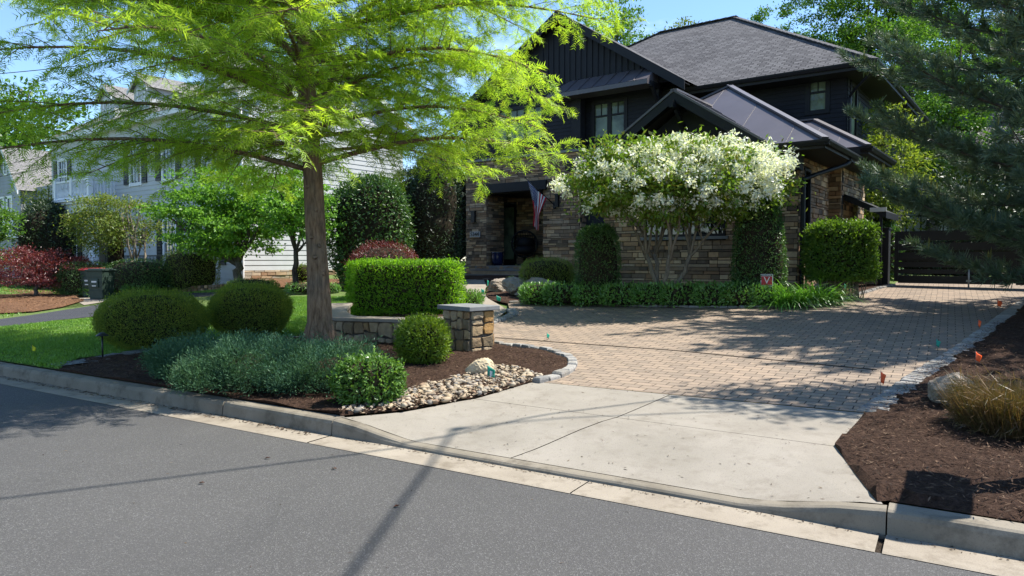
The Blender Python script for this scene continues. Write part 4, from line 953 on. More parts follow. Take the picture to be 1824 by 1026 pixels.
# ---- grey house beyond the gate, seen through the pine
bh = empty('house', V3(27, 35, 0), RZ, 'dark grey house beyond the black gate, mostly hidden by the pine', 'house')
mb = MB(); hl = [(3.0, 4.4, 3.0, 4.5), (3.2, 5.2, 5.9, 7.2)]; lap(mb, w(-6, 0, .5), X_, -Y_, 14, 7, hl, .2); wallbox(mb, w(-6, 0, .5), X_, -Y_, 14, 7, hl, .2, 0); mb.prism([w(-6, 0, .5), w(-6, 8, .5), w(-6, 8, 7.5), w(-6, 0, 7.5)], V3(.2, 0, 0)); mb.build('siding_wall', plain('slate_siding', (.09, .095, .11), .7), bh)
for q_ in hl: window(bh, w(-6, 0, .5), X_, -Y_, *q_, 2, .5, (0, 0), frame=M['white_paint'], pane=M['glass_white'], trim=.06)
mb = MB(); roof_face(mb, [w(-6.5, -.5, 7.4), w(8.5, -.5, 7.4), w(8.5, 4, 10), w(-6.5, 4, 10)]); roof_face(mb, [w(8.5, 8.5, 7.4), w(-6.5, 8.5, 7.4), w(-6.5, 4, 10), w(8.5, 4, 10)]); mb.build('roof', M['shingle'], bh)
bw = empty('house', V3(19.5, 33.5, 0), RZ, 'pale clapboard house glimpsed past the stone corner above the side canopy', 'house')
mb = MB(); lap(mb, w(-3, 0, .5), X_, -Y_, 6, 6, (), .2); wallbox(mb, w(-3, 0, .5), X_, -Y_, 6, 6, (), .2, 0); mb.build('siding_wall', M['white_siding'], bw)
mb = MB()
for a in np.arange(-2.9, 2.9, .3): mb.box(w(a, -.5, 2.4), w(a + .05, -.45, 3.6))
mb.box(w(-3, -.52, 3.6), w(3, -.42, 3.7)); mb.build('railing', M['iron'], bw)
mb = MB(); roof_face(mb, [w(-3.4, -.4, 6.4), w(3.4, -.4, 6.4), w(3.4, 3, 8), w(-3.4, 3, 8)]); mb.build('roof', M['shingle'], bw)

# ---------------------------------------------------------------- gate, screen, pillar, retaining wall
gl, gr2 = at(1592, 508), at(1900, 517); gd = unit(gr2 - gl); gang = math.atan2(gd[1], gd[0]); gz = float(hz(*gl))
gp_ = empty('gate_post', (*gl, gz), gang, 'square black gate post at the left end of the slatted gate', 'post')
mb = MB(); mb.box((-.34, -.09, -.1), (-.12, .13, 1.42)); mb.build('shaft', M['gate'], gp_, bevel=.01)
mb = MB(); mb.box((-.36, -.11, 1.423), (-.10, .15, 1.46)); mb.build('cap', M['gate'], gp_, bevel=.005)
gate = empty('driveway_gate', (*gl, gz), gang, 'wide black slatted driveway gate closing the far end of the pavers', 'gate')
Lg = float(np.linalg.norm(gr2 - gl)) + 1.5
mb = MB(); mb.box((0, 0, .1), (.09, .06, 1.36)); mb.box((Lg - .09, 0, .1), (Lg, .06, 1.36)); mb.box((Lg / 2 - .05, .001, .1), (Lg / 2 + .05, .061, 1.36)); mb.box((.09, .046, .62), (Lg / 2 - .05, .058, .70)); mb.box((Lg / 2 + .05, .046, .62), (Lg - .09, .058, .70)); mb.build('gate_frame', M['gate'], gate)
mb = MB()
for z0, z1 in ((1.12, 1.36), (.88, 1.06), (.66, .83), (.46, .60), (.30, .405), (.06, .25)): mb.box((.091, .012, z0), (Lg / 2 - .052, .045, z1)); mb.box((Lg / 2 + .052, .012, z0), (Lg - .091, .045, z1))
mb.build('slats', M['gate'], gate)
mb = MB(); mb.tube([(1.62, -.06, -.02), (1.62, -.06, .4)], .018, 8); mb.tube([(1.62, -.06, .4), (1.62, .0, .42)], .012, 6); mb.box((1.57, -.07, .12), (1.67, -.05, .16)); mb.build('drop_bolt', M['pipe'], gate)
scn = empty('louvred_screen', (*at(1545, 512), float(hz(*at(1545, 512)))), RZ, 'weathered grey louvred screen panel behind the tall leafy hedge', 'screen')
mb = MB()
for k in range(15): z = .08 + k * .072; mb.prism([(-.26, .0, z), (.12, .0, z), (.12, -.035, z + .075), (-.26, -.035, z + .075)], (0, .012, .006)); mb.prism([(.12, .0, z), (.12, .5, z), (.155, .5, z + .075), (.155, 0, z + .075)], (-.012, 0, .006))
mb.build('louvre', M['louvre'], scn)
mb = MB(); mb.box((-.3, -.03, -.05), (-.262, .03, 1.2)); mb.box((.16, -.03, -.05), (.195, .03, 1.2)); mb.build('frame', M['gate'], scn)

def voronoi(W, Hh, n, r, relax=2, aspect=1.0):
    pts = r.uniform(0, 1, (n, 2)) * [W, Hh]
    def cells(pts):
        out = []
        for i, p in enumerate(pts):
            poly = [(0, 0), (W, 0), (W, Hh), (0, Hh)]
            for j, q in enumerate(pts):
                if i == j: continue
                m = (p + q) / 2; d = q - p; np_ = []
                for k in range(len(poly)):
                    a = np.array(poly[k]); b = np.array(poly[(k + 1) % len(poly)]); fa = (a - m) @ d; fb = (b - m) @ d
                    if fa <= 0: np_.append(tuple(a))
                    if fa * fb < 0: np_.append(tuple(a + (b - a) * fa / (fa - fb)))
                poly = np_
                if len(poly) < 3: break
            out.append(np.array(poly))
        return out
    for _ in range(relax): pts = np.array([c.mean(0) if len(c) > 2 else p for c, p in zip(cells(pts), pts)])
    return [c for c in cells(pts) if len(c) > 2]
def blocky(W, Hh, r, size=.24):
    """squarish rubble: jittered recursive splits"""
    out = []
    def split(x0, x1, z0, z1):
        w_, h_ = x1 - x0, z1 - z0; lim = size * r.uniform(.75, 1.35)
        if w_ < lim and h_ < lim * .95: out.append([x0, x1, z0, z1]); return
        if w_ * r.uniform(.7, 1.3) > h_: m = x0 + w_ * r.uniform(.36, .64); split(x0, m, z0, z1); split(m, x1, z0, z1)
        else: m = z0 + h_ * r.uniform(.36, .64); split(x0, x1, z0, m); split(x0, x1, m, z1)
    split(0, W, 0, Hh); return out
def rubble(mb, O, Ux, Nn, W, Hh, seed, size=.25, dep=.05, bulge=.02, fmap=None):
    r = np.random.default_rng(seed); O, Ux, Nn = map(np.asarray, (O, Ux, Nn))
    jit = {}
    def J(x, z):
        k = (round(x, 3), round(z, 3))
        if k not in jit: jit[k] = (0 if x < .001 or x > W - .001 else r.uniform(-.022, .022), 0 if z < .001 or z > Hh - .001 else r.uniform(-.022, .022))
        return x + jit[k][0], z + jit[k][1]
    for x0, x1, z0, z1 in blocky(W, Hh, r, size):
        c = [J(x0, z0), J((x0 + x1) / 2, z0), J(x1, z0), J(x1, (z0 + z1) / 2), J(x1, z1), J((x0 + x1) / 2, z1), J(x0, z1), J(x0, (z0 + z1) / 2)]
        c = np.array(c); m = c.mean(0); cut = r.uniform(.02, .06); d1 = r.uniform(.3, 1) * dep
        for i in (0, 2, 4, 6): c[i] = c[i] + (m - c[i]) * cut * 1.5
        def ring(s, d): return [O + Ux * (m[0] + (q[0] - m[0]) * s) + V3(0, 0, m[1] + (q[1] - m[1]) * s) + Nn * (d + r.uniform(-.006, .006)) for q in c]
        sg = 1 - .014 / max(.06, min(x1 - x0, z1 - z0)); a = ring(sg, -.02); b = ring(sg * .985, d1 * .7); e = ring(sg * .9, d1 + bulge * .5)
        f = [O + Ux * (m[0] + r.uniform(-.02, .02)) + V3(0, 0, m[1] + r.uniform(-.02, .02)) + Nn * (d1 + bulge * r.uniform(.2, 1.2))]
        vs = a + b + e + f; fs = []
        for L_ in (0, 8): fs += [(L_ + i, L_ + (i + 1) % 8, L_ + 8 + (i + 1) % 8, L_ + 8 + i) for i in range(8)]
        fs += [(16 + i, 16 + (i + 1) % 8, 24) for i in range(8)]
        if fmap: vs = [fmap(v) for v in vs]
        mb.add(vs, fs, 0)
# pillar: near corner at (838, 630); left face runs to (792, 622), right face to (880, 618)
pc = at(838, 630); pl = at(791, 622); pr_ = at(881, 617)
ul = unit(pl - pc); ur = unit(pr_ - pc); ur = V3(ul[1], -ul[0]) if (V3(ul[1], -ul[0]) @ ur) > 0 else V3(-ul[1], ul[0]); Wl = float(np.linalg.norm(pl - pc)); Wr = .44
zb = float(hz(*pc)) - .06; Hp = .68
pil = empty('stone_pillar', (*pc, zb), 0, 'square fieldstone pillar with a bluestone cap in the front mulch bed', 'pillar')
mb = MB(); l3 = V3(*ul, 0); r3 = V3(*ur, 0)
rubble(mb, l3 * Wl, -l3, -r3, Wl, Hp, 3, .25, .035); rubble(mb, V3(0, 0, 0), r3, -l3, Wr, Hp, 8, .25, .035)
rubble(mb, r3 * Wr, l3, r3, Wl, Hp, 9, .25, .035); rubble(mb, l3 * Wl + r3 * Wr, -r3, l3, Wr, Hp, 10, .25, .035)
mb.prism([V3(0, 0, 0), l3 * Wl, l3 * Wl + r3 * Wr, r3 * Wr], V3(0, 0, Hp), 1); mb.build('shaft', [M['rubble'], M['mortar']], pil)
mb = MB(); ov = .075; mb.prism([-(l3 + r3) * ov + V3(0, 0, Hp + .003), l3 * (Wl + ov) - r3 * ov + V3(0, 0, Hp + .003), l3 * (Wl + ov) + r3 * (Wr + ov) + V3(0, 0, Hp + .003), -l3 * ov + r3 * (Wr + ov) + V3(0, 0, Hp + .003)], V3(0, 0, .065)); mb.build('cap', M['flag_stone'], pil, bevel=.008)
# curved retaining wall
wp = smooth_path([at(800, 618) + V3(.05, .3), at(745, 616), at(690, 613), at(640, 611), at(596, 608), at(570, 600) + V3(0, .35), at(560, 590) + V3(.1, 1.0)], 6); wp = np.array(wp)
sg_ = np.linalg.norm(np.diff(wp, axis=0), axis=1); cm = np.concatenate([[0], np.cumsum(sg_)]); Wt = cm[-1]
def onwall(u):
    i = int(np.clip(np.searchsorted(cm, u, 'right') - 1, 0, len(sg_) - 1)); t = (wp[i + 1] - wp[i]) / sg_[i]; return wp[i] + t * (u - cm[i]), t
def wmap(v):
    p, t = onwall(v[0]); n = V3(-t[1], t[0])
    if n[1] > 0: n = -n
    q = p - n * v[1] if False else p + n * (-v[1]); return V3(q[0], q[1], float(hz(*p)) - .05 + v[2])
mb = MB(); Hw = .41
rubble(mb, V3(0, 0, 0), X_, -Y_, Wt, Hw, 14, .30, .045, .02, wmap)
for i in range(len(wp) - 1):
    for z0, z1, d0, d1, mi in ((0, Hw, 0, .34, 1), (Hw + .002, Hw + .05, -.06, .38, 2)):
        q = [wmap(V3(cm[i], d0, z0)), wmap(V3(cm[i + 1], d0, z0)), wmap(V3(cm[i + 1], d1, z0)), wmap(V3(cm[i], d1, z0))]; t_ = [wmap(V3(cm[i], d0, z1)), wmap(V3(cm[i + 1], d0, z1)), wmap(V3(cm[i + 1], d1, z1)), wmap(V3(cm[i], d1, z1))]
        mb.add(q + t_, [(0, 1, 5, 4), (1, 2, 6, 5), (2, 3, 7, 6), (3, 0, 4, 7), (4, 5, 6, 7), (3, 2, 1, 0)], mi)
rw = mb.build('retaining_wall', [M['rubble'], M['mortar'], M['walk']])
tag(rw, 'low curved fieldstone retaining wall between the cypress trunk and the pillar', 'wall')
# dry stacked edging next door
mb = MB(); pth = smooth_path([at(190, 526), at(250, 523), at(310, 521), at(345, 520), at(400, 517)], 10); d_ = 0
for i in range(len(pth) - 1):
    a, b = pth[i], pth[i + 1]
    for lv in range(2):
        t = b - a; n = unit(np.array([-t[1], t[0]])) * U(.12, .18); z = float(hz(*a)) + lv * .11
        mb.prism([V3(*(a - n * U(.8, 1)), z), V3(*(b - n), z), V3(*(b + n), z), V3(*(a + n * U(.8, 1)), z)], V3(0, 0, U(.09, .105)))
tag(mb.build('stone_edging', M['ledge'], bevel=.015), 'low dry-stacked stone edging behind the green wheeled bin', 'edging')
# ---------------------------------------------------------------- plants
def lumps(D, seed, k=6, fr=3.2):
    r = np.random.default_rng(seed); out = np.zeros(len(D))
    for _ in range(k): out += np.sin(D @ (unit(r.normal(size=3)) * fr * r.uniform(.6, 1.7)) + r.uniform(0, 6.28))
    return out / k
def superq(D, a, b, c, p): return 1 / ((np.abs(D[:, 0]) / a) ** p + (np.abs(D[:, 1]) / b) ** p + (np.abs(D[:, 2]) / c) ** p) ** (1 / p)
def shell(n, a, b, c, p, lump, seed, depth=.1, zmin=-1., taper=0.):
    """leaf seats in a lumpy rounded-box shell: points and outward normals"""
    r = np.random.default_rng(seed); m = int(n * 3)
    if p >= 4:
        ar = np.array([b * c, a * c, a * b]); ax = r.choice(3, m, p=ar / ar.sum()); q = r.uniform(-1, 1, (m, 3)); q[np.arange(m), ax] = r.choice([-1, 1], m); D = unit(q * np.array([a, b, c]))
    else: D = unit(r.normal(size=(m, 3)) * np.array([a, b, c]))
    rr = superq(D, a, b, c, p)
    Q = D * rr[:, None]
    wgt = rr ** 2 if p < 4 else np.ones(m); keep = r.uniform(0, wgt.max(), m) < wgt; D = D[keep][:n]; rr = rr[keep][:n]; Q = Q[keep][:n]
    N = np.sign(Q) * np.stack([np.abs(Q[:, 0] / a) ** (p - 1) / a, np.abs(Q[:, 1] / b) ** (p - 1) / b, np.abs(Q[:, 2] / c) ** (p - 1) / c], 1); N = unit(N)
    k = 1 + lump * lumps(D, seed, 7, 5) + lump * .6 * lumps(D, seed + 1, 6, 12)
    Q = Q * k[:, None] - N * (r.uniform(0, 1, len(Q)) ** 1.5 * depth)[:, None] + N * (r.uniform(0, 1, len(Q)) ** 6 * depth * .7)[:, None]
    if taper: Q[:, :2] *= (1 - taper * (Q[:, 2:3] / c * .5 + .5))
    ok = Q[:, 2] > zmin; return Q[ok], N[ok]
def bush(name, pos, dims, p, n, l, wd, mat, label, cat, lump=.06, seed=1, rz=0., depth=.1, zc=None, zmin=None, taper=0., core=.86, flat=0., up=.25, spread=.8, group=None, parent=None, stems=None, sprig=0):
    """clipped or rounded shrub: leaf shell over a twiggy heart; dims = half width, half depth, half height"""
    a, b, c = dims; x, y = pos[:2]; z0 = float(hz(x, y)) if len(pos) < 3 else pos[2]; zc = c if zc is None else zc; zmin = -zc + .01 if zmin is None else zmin
    Q, N = shell(n, a, b, c, p, lump, seed, depth, zmin, taper); k = len(Q)
    D = unit(N * U(.2, 1, (k, 1)) + rdir(k) * spread + V3(0, 0, up)); Nn = unit(N + rdir(k) * .55 + V3(0, 0, .35))
    LQ = leaf_quads(Q, D, Nn, l * U(.6, 1.3, k), wd * U(.7, 1.2, k), .2)
    si = R.permutation(k)[:max(3, k // 260)]; sd_ = unit(N[si] + rdir(len(si)) * .5 + V3(0, 0, .6)); ex = []
    for t in range(6):
        dd_ = unit(sd_ + rdir(len(si)) * .9); ex.append(leaf_quads(Q[si] + sd_ * (t * l * .42), dd_, unit(rdir(len(si)) * .6 + V3(0, 0, 1)), l * U(.7, 1.1, len(si)), wd, .2))
    LQ = np.concatenate([LQ] + ex); k = len(LQ)
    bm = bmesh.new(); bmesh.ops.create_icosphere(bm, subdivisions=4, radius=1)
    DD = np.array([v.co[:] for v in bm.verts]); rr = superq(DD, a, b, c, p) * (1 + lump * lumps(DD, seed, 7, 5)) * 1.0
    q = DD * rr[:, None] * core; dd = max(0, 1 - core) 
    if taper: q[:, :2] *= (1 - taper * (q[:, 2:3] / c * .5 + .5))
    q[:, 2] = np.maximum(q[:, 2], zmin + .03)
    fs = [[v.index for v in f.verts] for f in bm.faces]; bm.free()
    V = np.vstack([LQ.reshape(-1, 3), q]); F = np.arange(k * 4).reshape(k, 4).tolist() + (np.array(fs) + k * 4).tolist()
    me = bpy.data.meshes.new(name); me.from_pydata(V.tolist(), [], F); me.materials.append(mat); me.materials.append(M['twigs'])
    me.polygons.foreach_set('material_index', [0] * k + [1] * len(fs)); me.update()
    o = bpy.data.objects.new(name, me); C.objects.link(o); o.location = (x, y, z0 + zc); o.rotation_euler = (0, 0, rz)
    if parent: o.parent = parent; o.location = (0, 0, zc); return o
    return tag(o, label, cat, group)
def curve(a, b, sag, n=6, jit=0.):
    a = np.asarray(a, float); b = np.asarray(b, float); t = np.linspace(0, 1, n)[:, None]
    P = a + (b - a) * t; P[:, 2] += sag * 4 * (t * (1 - t))[:, 0]
    if jit: P[1:-1] += R.normal(0, jit, (n - 2, 3))
    return P

def tree(name, label, pos, crown_c, crown_r, tr, fork, bark, leaf, nclump, per, l, wd, cl, cat='tree', seed=1, trunks=1, flat=.45, up=.9, nlimb=7, lean=(0, 0), shellbias=.45, group=None, lump=.25, zcut=None, extra=None, splay=.35):
    """trunk(s), limbs and a crown of leaf clumps filling a lumpy volume; crown_c is relative to the base"""
    global R, U
    x, y = pos[:2]; z0 = float(hz(x, y)) if len(pos) < 3 else pos[2]; r = np.random.default_rng(seed)
    root = empty(name, (x, y, z0), 0, label, cat, group); cc = np.array(crown_c, float); cr = np.array(crown_r, float)
    D = unit(r.normal(size=(nclump, 3))); rad = r.uniform(0, 1, nclump) ** shellbias * (1 + lump * lumps(D, seed, 8, 4)); K = cc + D * rad[:, None] * cr
    if zcut is not None: K = K[K[:, 2] > zcut]
    mb = MB(); tips = []
    for t in range(trunks):
        a0 = 6.28 * t / trunks + r.uniform(-.3, .3); off = (r.uniform(.5, 1) * splay if trunks > 1 else 0)
        b0 = V3(math.cos(a0) * tr * (trunks > 1), math.sin(a0) * tr * (trunks > 1), -.08)
        top = V3(lean[0] + math.cos(a0) * off * fork, lean[1] + math.sin(a0) * off * fork, fork)
        P = curve(b0, top, 0, 7, tr * .3); P[:, :2] += (np.linspace(0, 1, 7) * (1 - np.linspace(0, 1, 7)))[:, None] * r.normal(0, .12 * fork / 2 + .02, 2)
        k0 = tr if trunks == 1 else tr * .62
        mb.tube(P, k0 * np.array([1.45, 1.1, 1, .95, .9, .85, .8]), 10, wob=.04)
        idx = r.permutation(len(K))[:max(2, nlimb // trunks)] if trunks == 1 else sorted(range(len(K)), key=lambda i: np.linalg.norm(K[i, :2] - top[:2] * 1.6) + r.uniform(0, cr[0] * .6))[:max(3, nlimb // trunks)]
        for i in idx:
            e = K[i]; q = curve(top - V3(0, 0, r.uniform(0, .12) * fork), e, np.linalg.norm((e - top)[:2]) * -.06 + .03, 7, .03 * np.linalg.norm(e - top) * .4)
            ln = np.linalg.norm(e - top); mb.tube(q, np.linspace(k0 * .6, .012 + k0 * .08, 7), 7); tips.append(q)
            for _ in range(3):
                j = r.integers(2, 6); c2 = K[np.argsort(np.linalg.norm(K - q[j], axis=1))[r.integers(1, 7)]]; mb.tube(curve(q[j], c2, .02, 5, .03), np.linspace(k0 * .28, .008, 5), 5)
    mb.build('trunk', bark, root)
    m = len(K) * per; ki = np.repeat(np.arange(len(K)), per); sz = r.uniform(.6, 1.25, len(K))[ki]
    off = r.normal(size=(m, 3)) * np.array([cl, cl, cl * flat]) * sz[:, None]
    P = K[ki] + off
    out = unit((P - cc) / cr); Dv = unit(out * .6 + r.normal(size=(m, 3)) * .75 + V3(0, 0, -.12)); Nn = unit(r.normal(size=(m, 3)) * .6 + V3(0, 0, up) + out * .3)
    LQ = leaf_quads(P, Dv, Nn, l * r.uniform(.6, 1.3, m), wd * r.uniform(.7, 1.25, m), .18)
    cr_o = fast_mesh('crown', LQ, 4, leaf, None, root)
    if extra: extra(root, K, cc, cr, r)
    return root

# --- bald cypress: the large feathery tree
def cypress(pos):
    r = np.random.default_rng(77); x, y = pos; z0 = float(hz(x, y))
    root = empty('cypress_tree', (x, y, z0), 0, 'large feathery lime-green tree with a straight brown trunk in the front mulch bed', 'tree')
    zs = np.array([-.1, .05, .2, .45, .9, 1.6, 2.4, 3.4, 4.6, 6, 8, 10.5, 13]); rad = np.array([.33, .275, .225, .188, .165, .15, .145, .13, .112, .095, .07, .045, .015])
    tx = -.035 * zs * .95 + .02 * np.sin(zs); tr_ = np.stack([tx, .015 * np.sin(zs * 1.3), zs], 1)
    P = np.array(smooth_path(tr_, 5)); rr = np.interp(P[:, 2], zs, rad)
    mb = MB(); mb.tube(P, rr, 22, wob=.035)
    for a in np.linspace(0, 6.28, 8)[:-1]:
        d = V3(math.cos(a), math.sin(a), 0); mb.tube([d * .13 + V3(0, 0, .55), d * .2 + V3(0, 0, .2), d * .31 + V3(0, 0, -.06)], [.035, .075, .08], 7)
    for z, a in ((2.15, -1.2), (1.75, -1.75), (1.62, -1.0), (1.45, -1.5), (2.5, -2.0), (1.2, -.7)):
        d = V3(math.cos(a), math.sin(a), 0); c = V3(np.interp(z, zs, tx), 0, z) + d * np.interp(z, zs, rad) * .93; mb.tube([c, c + d * .03], [.035, .018], 8)
    trunk = mb.build('trunk', M['bark'], root)
    bm_ = MB(); fr_P = []; fr_D = []; fr_N = []; fr_L = []
    def frond(p, d, n, l): fr_P.append(p); fr_D.append(d); fr_N.append(n); fr_L.append(l)
    z = 2.75; k = 0; az = 1.1
    while z < 12.6:
        az += 2.399 + r.uniform(-.35, .35); low = z < 7.6
        Lb = (4.4 if z < 6.5 else 4.4 * max(.14, 1 - (z - 6.5) / 7)) * r.uniform(.72, 1.12) * (1 + .2 * max(0, -math.cos(az))); rise = r.uniform(-.02, .34) + .022 * (z - 2.7)
        Lb *= 1 - (.15 if z < 4.3 else -.10) * max(0, math.cos(az))
        if z < 3.4: Lb *= .95; rise = r.uniform(.0, .10)
        d0 = V3(math.cos(az), math.sin(az), 0); sd = V3(-d0[1], d0[0], 0); n = 12; t = np.linspace(0, 1, n)
        base = V3(np.interp(z, zs, tx), 0, z); bend = r.normal(0, .10)
        B = base + d0 * (Lb * t)[:, None] + V3(0, 0, 1) * (Lb * (rise * t + .10 * t * (1 - t) * 2 - .10 * t ** 3))[:, None] + sd * (Lb * bend * t ** 2 + .05 * np.sin(t * 9 + az))[:, None]
        r0 = .013 + .0068 * Lb * r.uniform(.7, 1.25); bm_.tube(B, np.linspace(r0, .006, n), 7, wob=.05)
        step = .108 if low else .22; u = .45 + r.uniform(0, .2); side = 1
        while u < Lb:
            q = u / Lb; i = min(int(q * (n - 1)), n - 2); f = q * (n - 1) - i; p = B[i] * (1 - f) + B[i + 1] * f; tg = unit(B[i + 1] - B[i]); side = -side
            tl = (.35 + 1.05 * math.sin(min(1, q * 1.15 + .12) * math.pi * .93)) * r.uniform(.5, 1.1) * min(1, Lb / 3)
            td = unit(tg * r.uniform(.5, .95) + sd * side * r.uniform(.7, 1.05) + V3(0, 0, r.uniform(-.45, .75))); m = 5
            T = p + td * (np.linspace(0, tl, m))[:, None] + V3(0, 0, -1) * (np.linspace(0, 1, m) ** 2 * tl * r.uniform(.0, .2))[:, None]
            bm_.tube(T, np.linspace(.0075, .0025, m), 4, cap=False)
            fs = .046 if low else .10; v = .05; s2 = 1
            while v < tl:
                qq = v / tl * (m - 1); j = min(int(qq), m - 2); g = qq - j; pp = T[j] * (1 - g) + T[j + 1] * g; tt = unit(T[j + 1] - T[j]); s2 = -s2
                lat = unit(np.cross(tt, V3(0, 0, 1)))
                fd = unit(tt * r.uniform(.45, 1.0) + lat * s2 * r.uniform(.4, 1) + V3(0, 0, r.uniform(-.8, .35))); fn = unit(V3(0, 0, 1) + r.normal(0, .45, 3)); frond(pp, fd, fn, r.uniform(.13, .27)); v += fs * r.uniform(.6, 1.4)
            frond(T[-1], unit(T[-1] - T[-2] + V3(0, 0, -.05)), V3(0, 0, 1), .2); u += step * r.uniform(.6, 1.4)
        z += (.080 if low else .24) * r.uniform(.6, 1.4); k += 1
    bm_.build('branch', M['bark'], root)
    FP = np.array(fr_P); FD = unit(np.array(fr_D)); FN = np.array(fr_N); FL = np.array(fr_L); X = unit(np.cross(FD, FN)); FN = np.cross(X, FD)
    out = []; npair = 7
    for i in range(npair):
        s = (i + .4) / npair
        for sg in (-1, 1):
            b = FP + FD * (FL * s)[:, None] - FN * (FL * .25 * s * s)[:, None]
            l = .092 * (1 - .5 * abs(s - .45)) * U(.75, 1.2, len(FP)); d = unit(FD * .62 + X * sg * .8 + FN * U(-.5, .2, (len(FP), 1)) + R.normal(0, .12, FP.shape))
            wv = FD * .0085; out.append(np.stack([b - wv, b + d * l[:, None], b + wv], 1))
    print('cypress fronds', len(FP)); fast_mesh('crown', np.concatenate(out), 4, L['cypress'], None, root)
cypress(at(570, 628))

# --- clipped shrubs of the front bed
bush('yew_shrub', at(272, 622), (.80, .62, .47), 2.25, 34000, .040, .0105, L['yew'], 'wide rounded dark yew at the lawn edge, the left of the front pair', 'shrub', .085, 4, .3, .10, up=.5)
bush('yew_shrub', at(446, 603), (.68, .6, .48), 2.3, 30000, .040, .0105, L['yew'], 'rounded dark yew with brighter top just left of the cypress trunk', 'shrub', .085, 9, .3, .10, up=.5)
bush('box_shrub', at(753, 648), (.335, .335, .315), 2.6, 9000, .055, .016, L['box'], 'small round bright box shrub in front of the stone pillar', 'shrub', .09, 5, 0, .08, up=.45)
bush('azalea_shrub', at(657, 722), (.32, .27, .235), 2.5, 5200, .048, .025, L['azalea'], 'small leafy shrub with one white bloom beside the river stones', 'shrub', .17, 6, .2, .09)
bl = MB()
for a in range(6): d = V3(math.cos(a * 1.047), math.sin(a * 1.047), .35); X = V3(-d[1], d[0], 0); bl.add([(0, 0, 0), d * .022 + X * .013, d * .036, d * .022 - X * .013], [(0, 1, 2, 3)])
p_ = at(657, 722); bl = bl.build('white_bloom', L['petal']); bl.location = G(p_[0] + .03, p_[1] - .13, .49); tag(bl, 'single white flower open on top of the small leafy shrub', 'flower')
# junipers: low feathery mound of several plumes
def juniper(pos, dims, n, label, seed):
    x, y = pos; r = np.random.default_rng(seed); a, b, c = dims; Q, N = shell(n, a, b, c, 2.3, .32, seed, .16, -.05); k = len(Q); P = []; D = []; NN = []
    for j in range(7):
        ph = r.uniform(0, 6.28, k); ax = unit(N * .75 + r.normal(0, .35, (k, 3)) + V3(0, 0, .45)); pr_p = unit(np.cross(ax, r.normal(size=(k, 3)))); s = r.uniform(0, .12, (k, 1))
        P.append(Q - N * .07 + ax * s); D.append(unit(ax * .9 + pr_p * .6)); NN.append(pr_p)
    P = np.vstack(P); D = np.vstack(D); NN = unit(np.vstack(NN) + r.normal(0, .3, P.shape)); LQ = leaf_quads(P, D, np.cross(D, NN), r.uniform(.025, .055, len(P)), r.uniform(.006, .011, len(P)), .1)
    root = empty('juniper', (x, y, float(hz(x, y)) + .12), .5, label, 'shrub'); fast_mesh('foliage', LQ, 4, L['juniper'], None, root)
    bm = bmesh.new(); bmesh.ops.create_icosphere(bm, subdivisions=4, radius=1)
    for v in bm.verts:
        dd = np.array([v.co[:]]); k_ = superq(dd, a, b, c, 2.3)[0] * (1 + .32 * lumps(dd, seed, 7, 5)[0]) * .62; v.co = Vector(dd[0] * k_); v.co.z = max(v.co.z, -.1)
    me = bpy.data.meshes.new('stems'); bm.to_mesh(me); bm.free(); me.materials.append(M['twigs']); o = bpy.data.objects.new('stems', me); C.objects.link(o); o.parent = root
juniper(pw(-7.35, .95), (.78, .62, .36), 9000, 'lower left blue-green juniper spreading by the kerb under the left yew', 31)
juniper(pw(-6.3, .80), (.88, .64, .41), 11500, 'blue-green juniper mound by the kerb in front of the cypress trunk', 32)
juniper(pw(-5.55, .95), (.64, .55, .38), 7000, 'rightmost blue-green juniper plume below the cypress trunk', 33)
# hedge on the wall, red maple behind it, fine groundcover at its foot
hc = (at(606, 563) + at(820, 566)) / 2 + V3(.1, .35)
bush('clipped_hedge', (*hc, float(hz(*hc)) - .0), (1.24, .42, .57), 10, 19000, .06, .03, L['hedge'], 'flat-topped bright green clipped hedge above the fieldstone retaining wall', 'hedge', .03, 12, math.radians(-13), .09, up=.5)
bush('red_maple_shrub', at(668, 540) + V3(0, 1.2), (.95, .8, .75), 2.2, 9000, .07, .016, L['red'], 'mounded dwarf red maple showing above the flat-topped hedge', 'shrub', .08, 14, 0, .14, up=-.1, core=.8)
bush('ground_cover', at(826, 548), (.42, .35, .2), 2.2, 2200, .07, .02, L['cover'], 'low tufted green plant at the right foot of the clipped hedge', 'plant', .15, 15, 0, .08, up=.8)
bush('small_shrub', at(525, 609) + V3(2.2, -.2), (.12, .1, .09), 2.2, 500, .04, .012, L['box'], 'tiny yellow-green sprout at the left foot of the round box shrub', 'plant', .2, 16)

# --- maples, crape, screen trees behind
tree('green_maple', 'bright green spreading maple on the neighbour side of the lawn', at(424, 517), (-.25, 0, 2.55), (2.5, 2.2, 1.55), .15, .95, M['bark_grey'], L['maple'], 230, 120, .115, .065, .24, seed=3, nlimb=10, flat=.28, zcut=1.05, lump=.15)
tree('green_maple', 'slender young green maple directly left of the cypress trunk', at(528, 521), (.15, 0, 2.6), (1.25, 1.2, 1.25), .085, 1.35, M['bark_dark'], L['maple'], 90, 100, .11, .062, .21, seed=5, nlimb=6, flat=.28, zcut=1.2)
mp_ = V3(-13.1, 24.9)
tree('crape_tree', 'multi-stemmed olive-green tree in front of the white portico', mp_, (-.9, .2, 2.5), (1.75, 1.3, .95), .09, 1.2, M['bark_pale'], L['crape'], 110, 95, .10, .045, .25, seed=8, trunks=3, nlimb=9, flat=.4, splay=.25)
bush('climbing_vine', V3(-14.6, 26.2), (.28, .28, 1.35), 3, 2500, .08, .04, L['holly'], 'narrow leafy vine climbing beside the portico column', 'plant', .15, 44)
rm = at(66, 531)
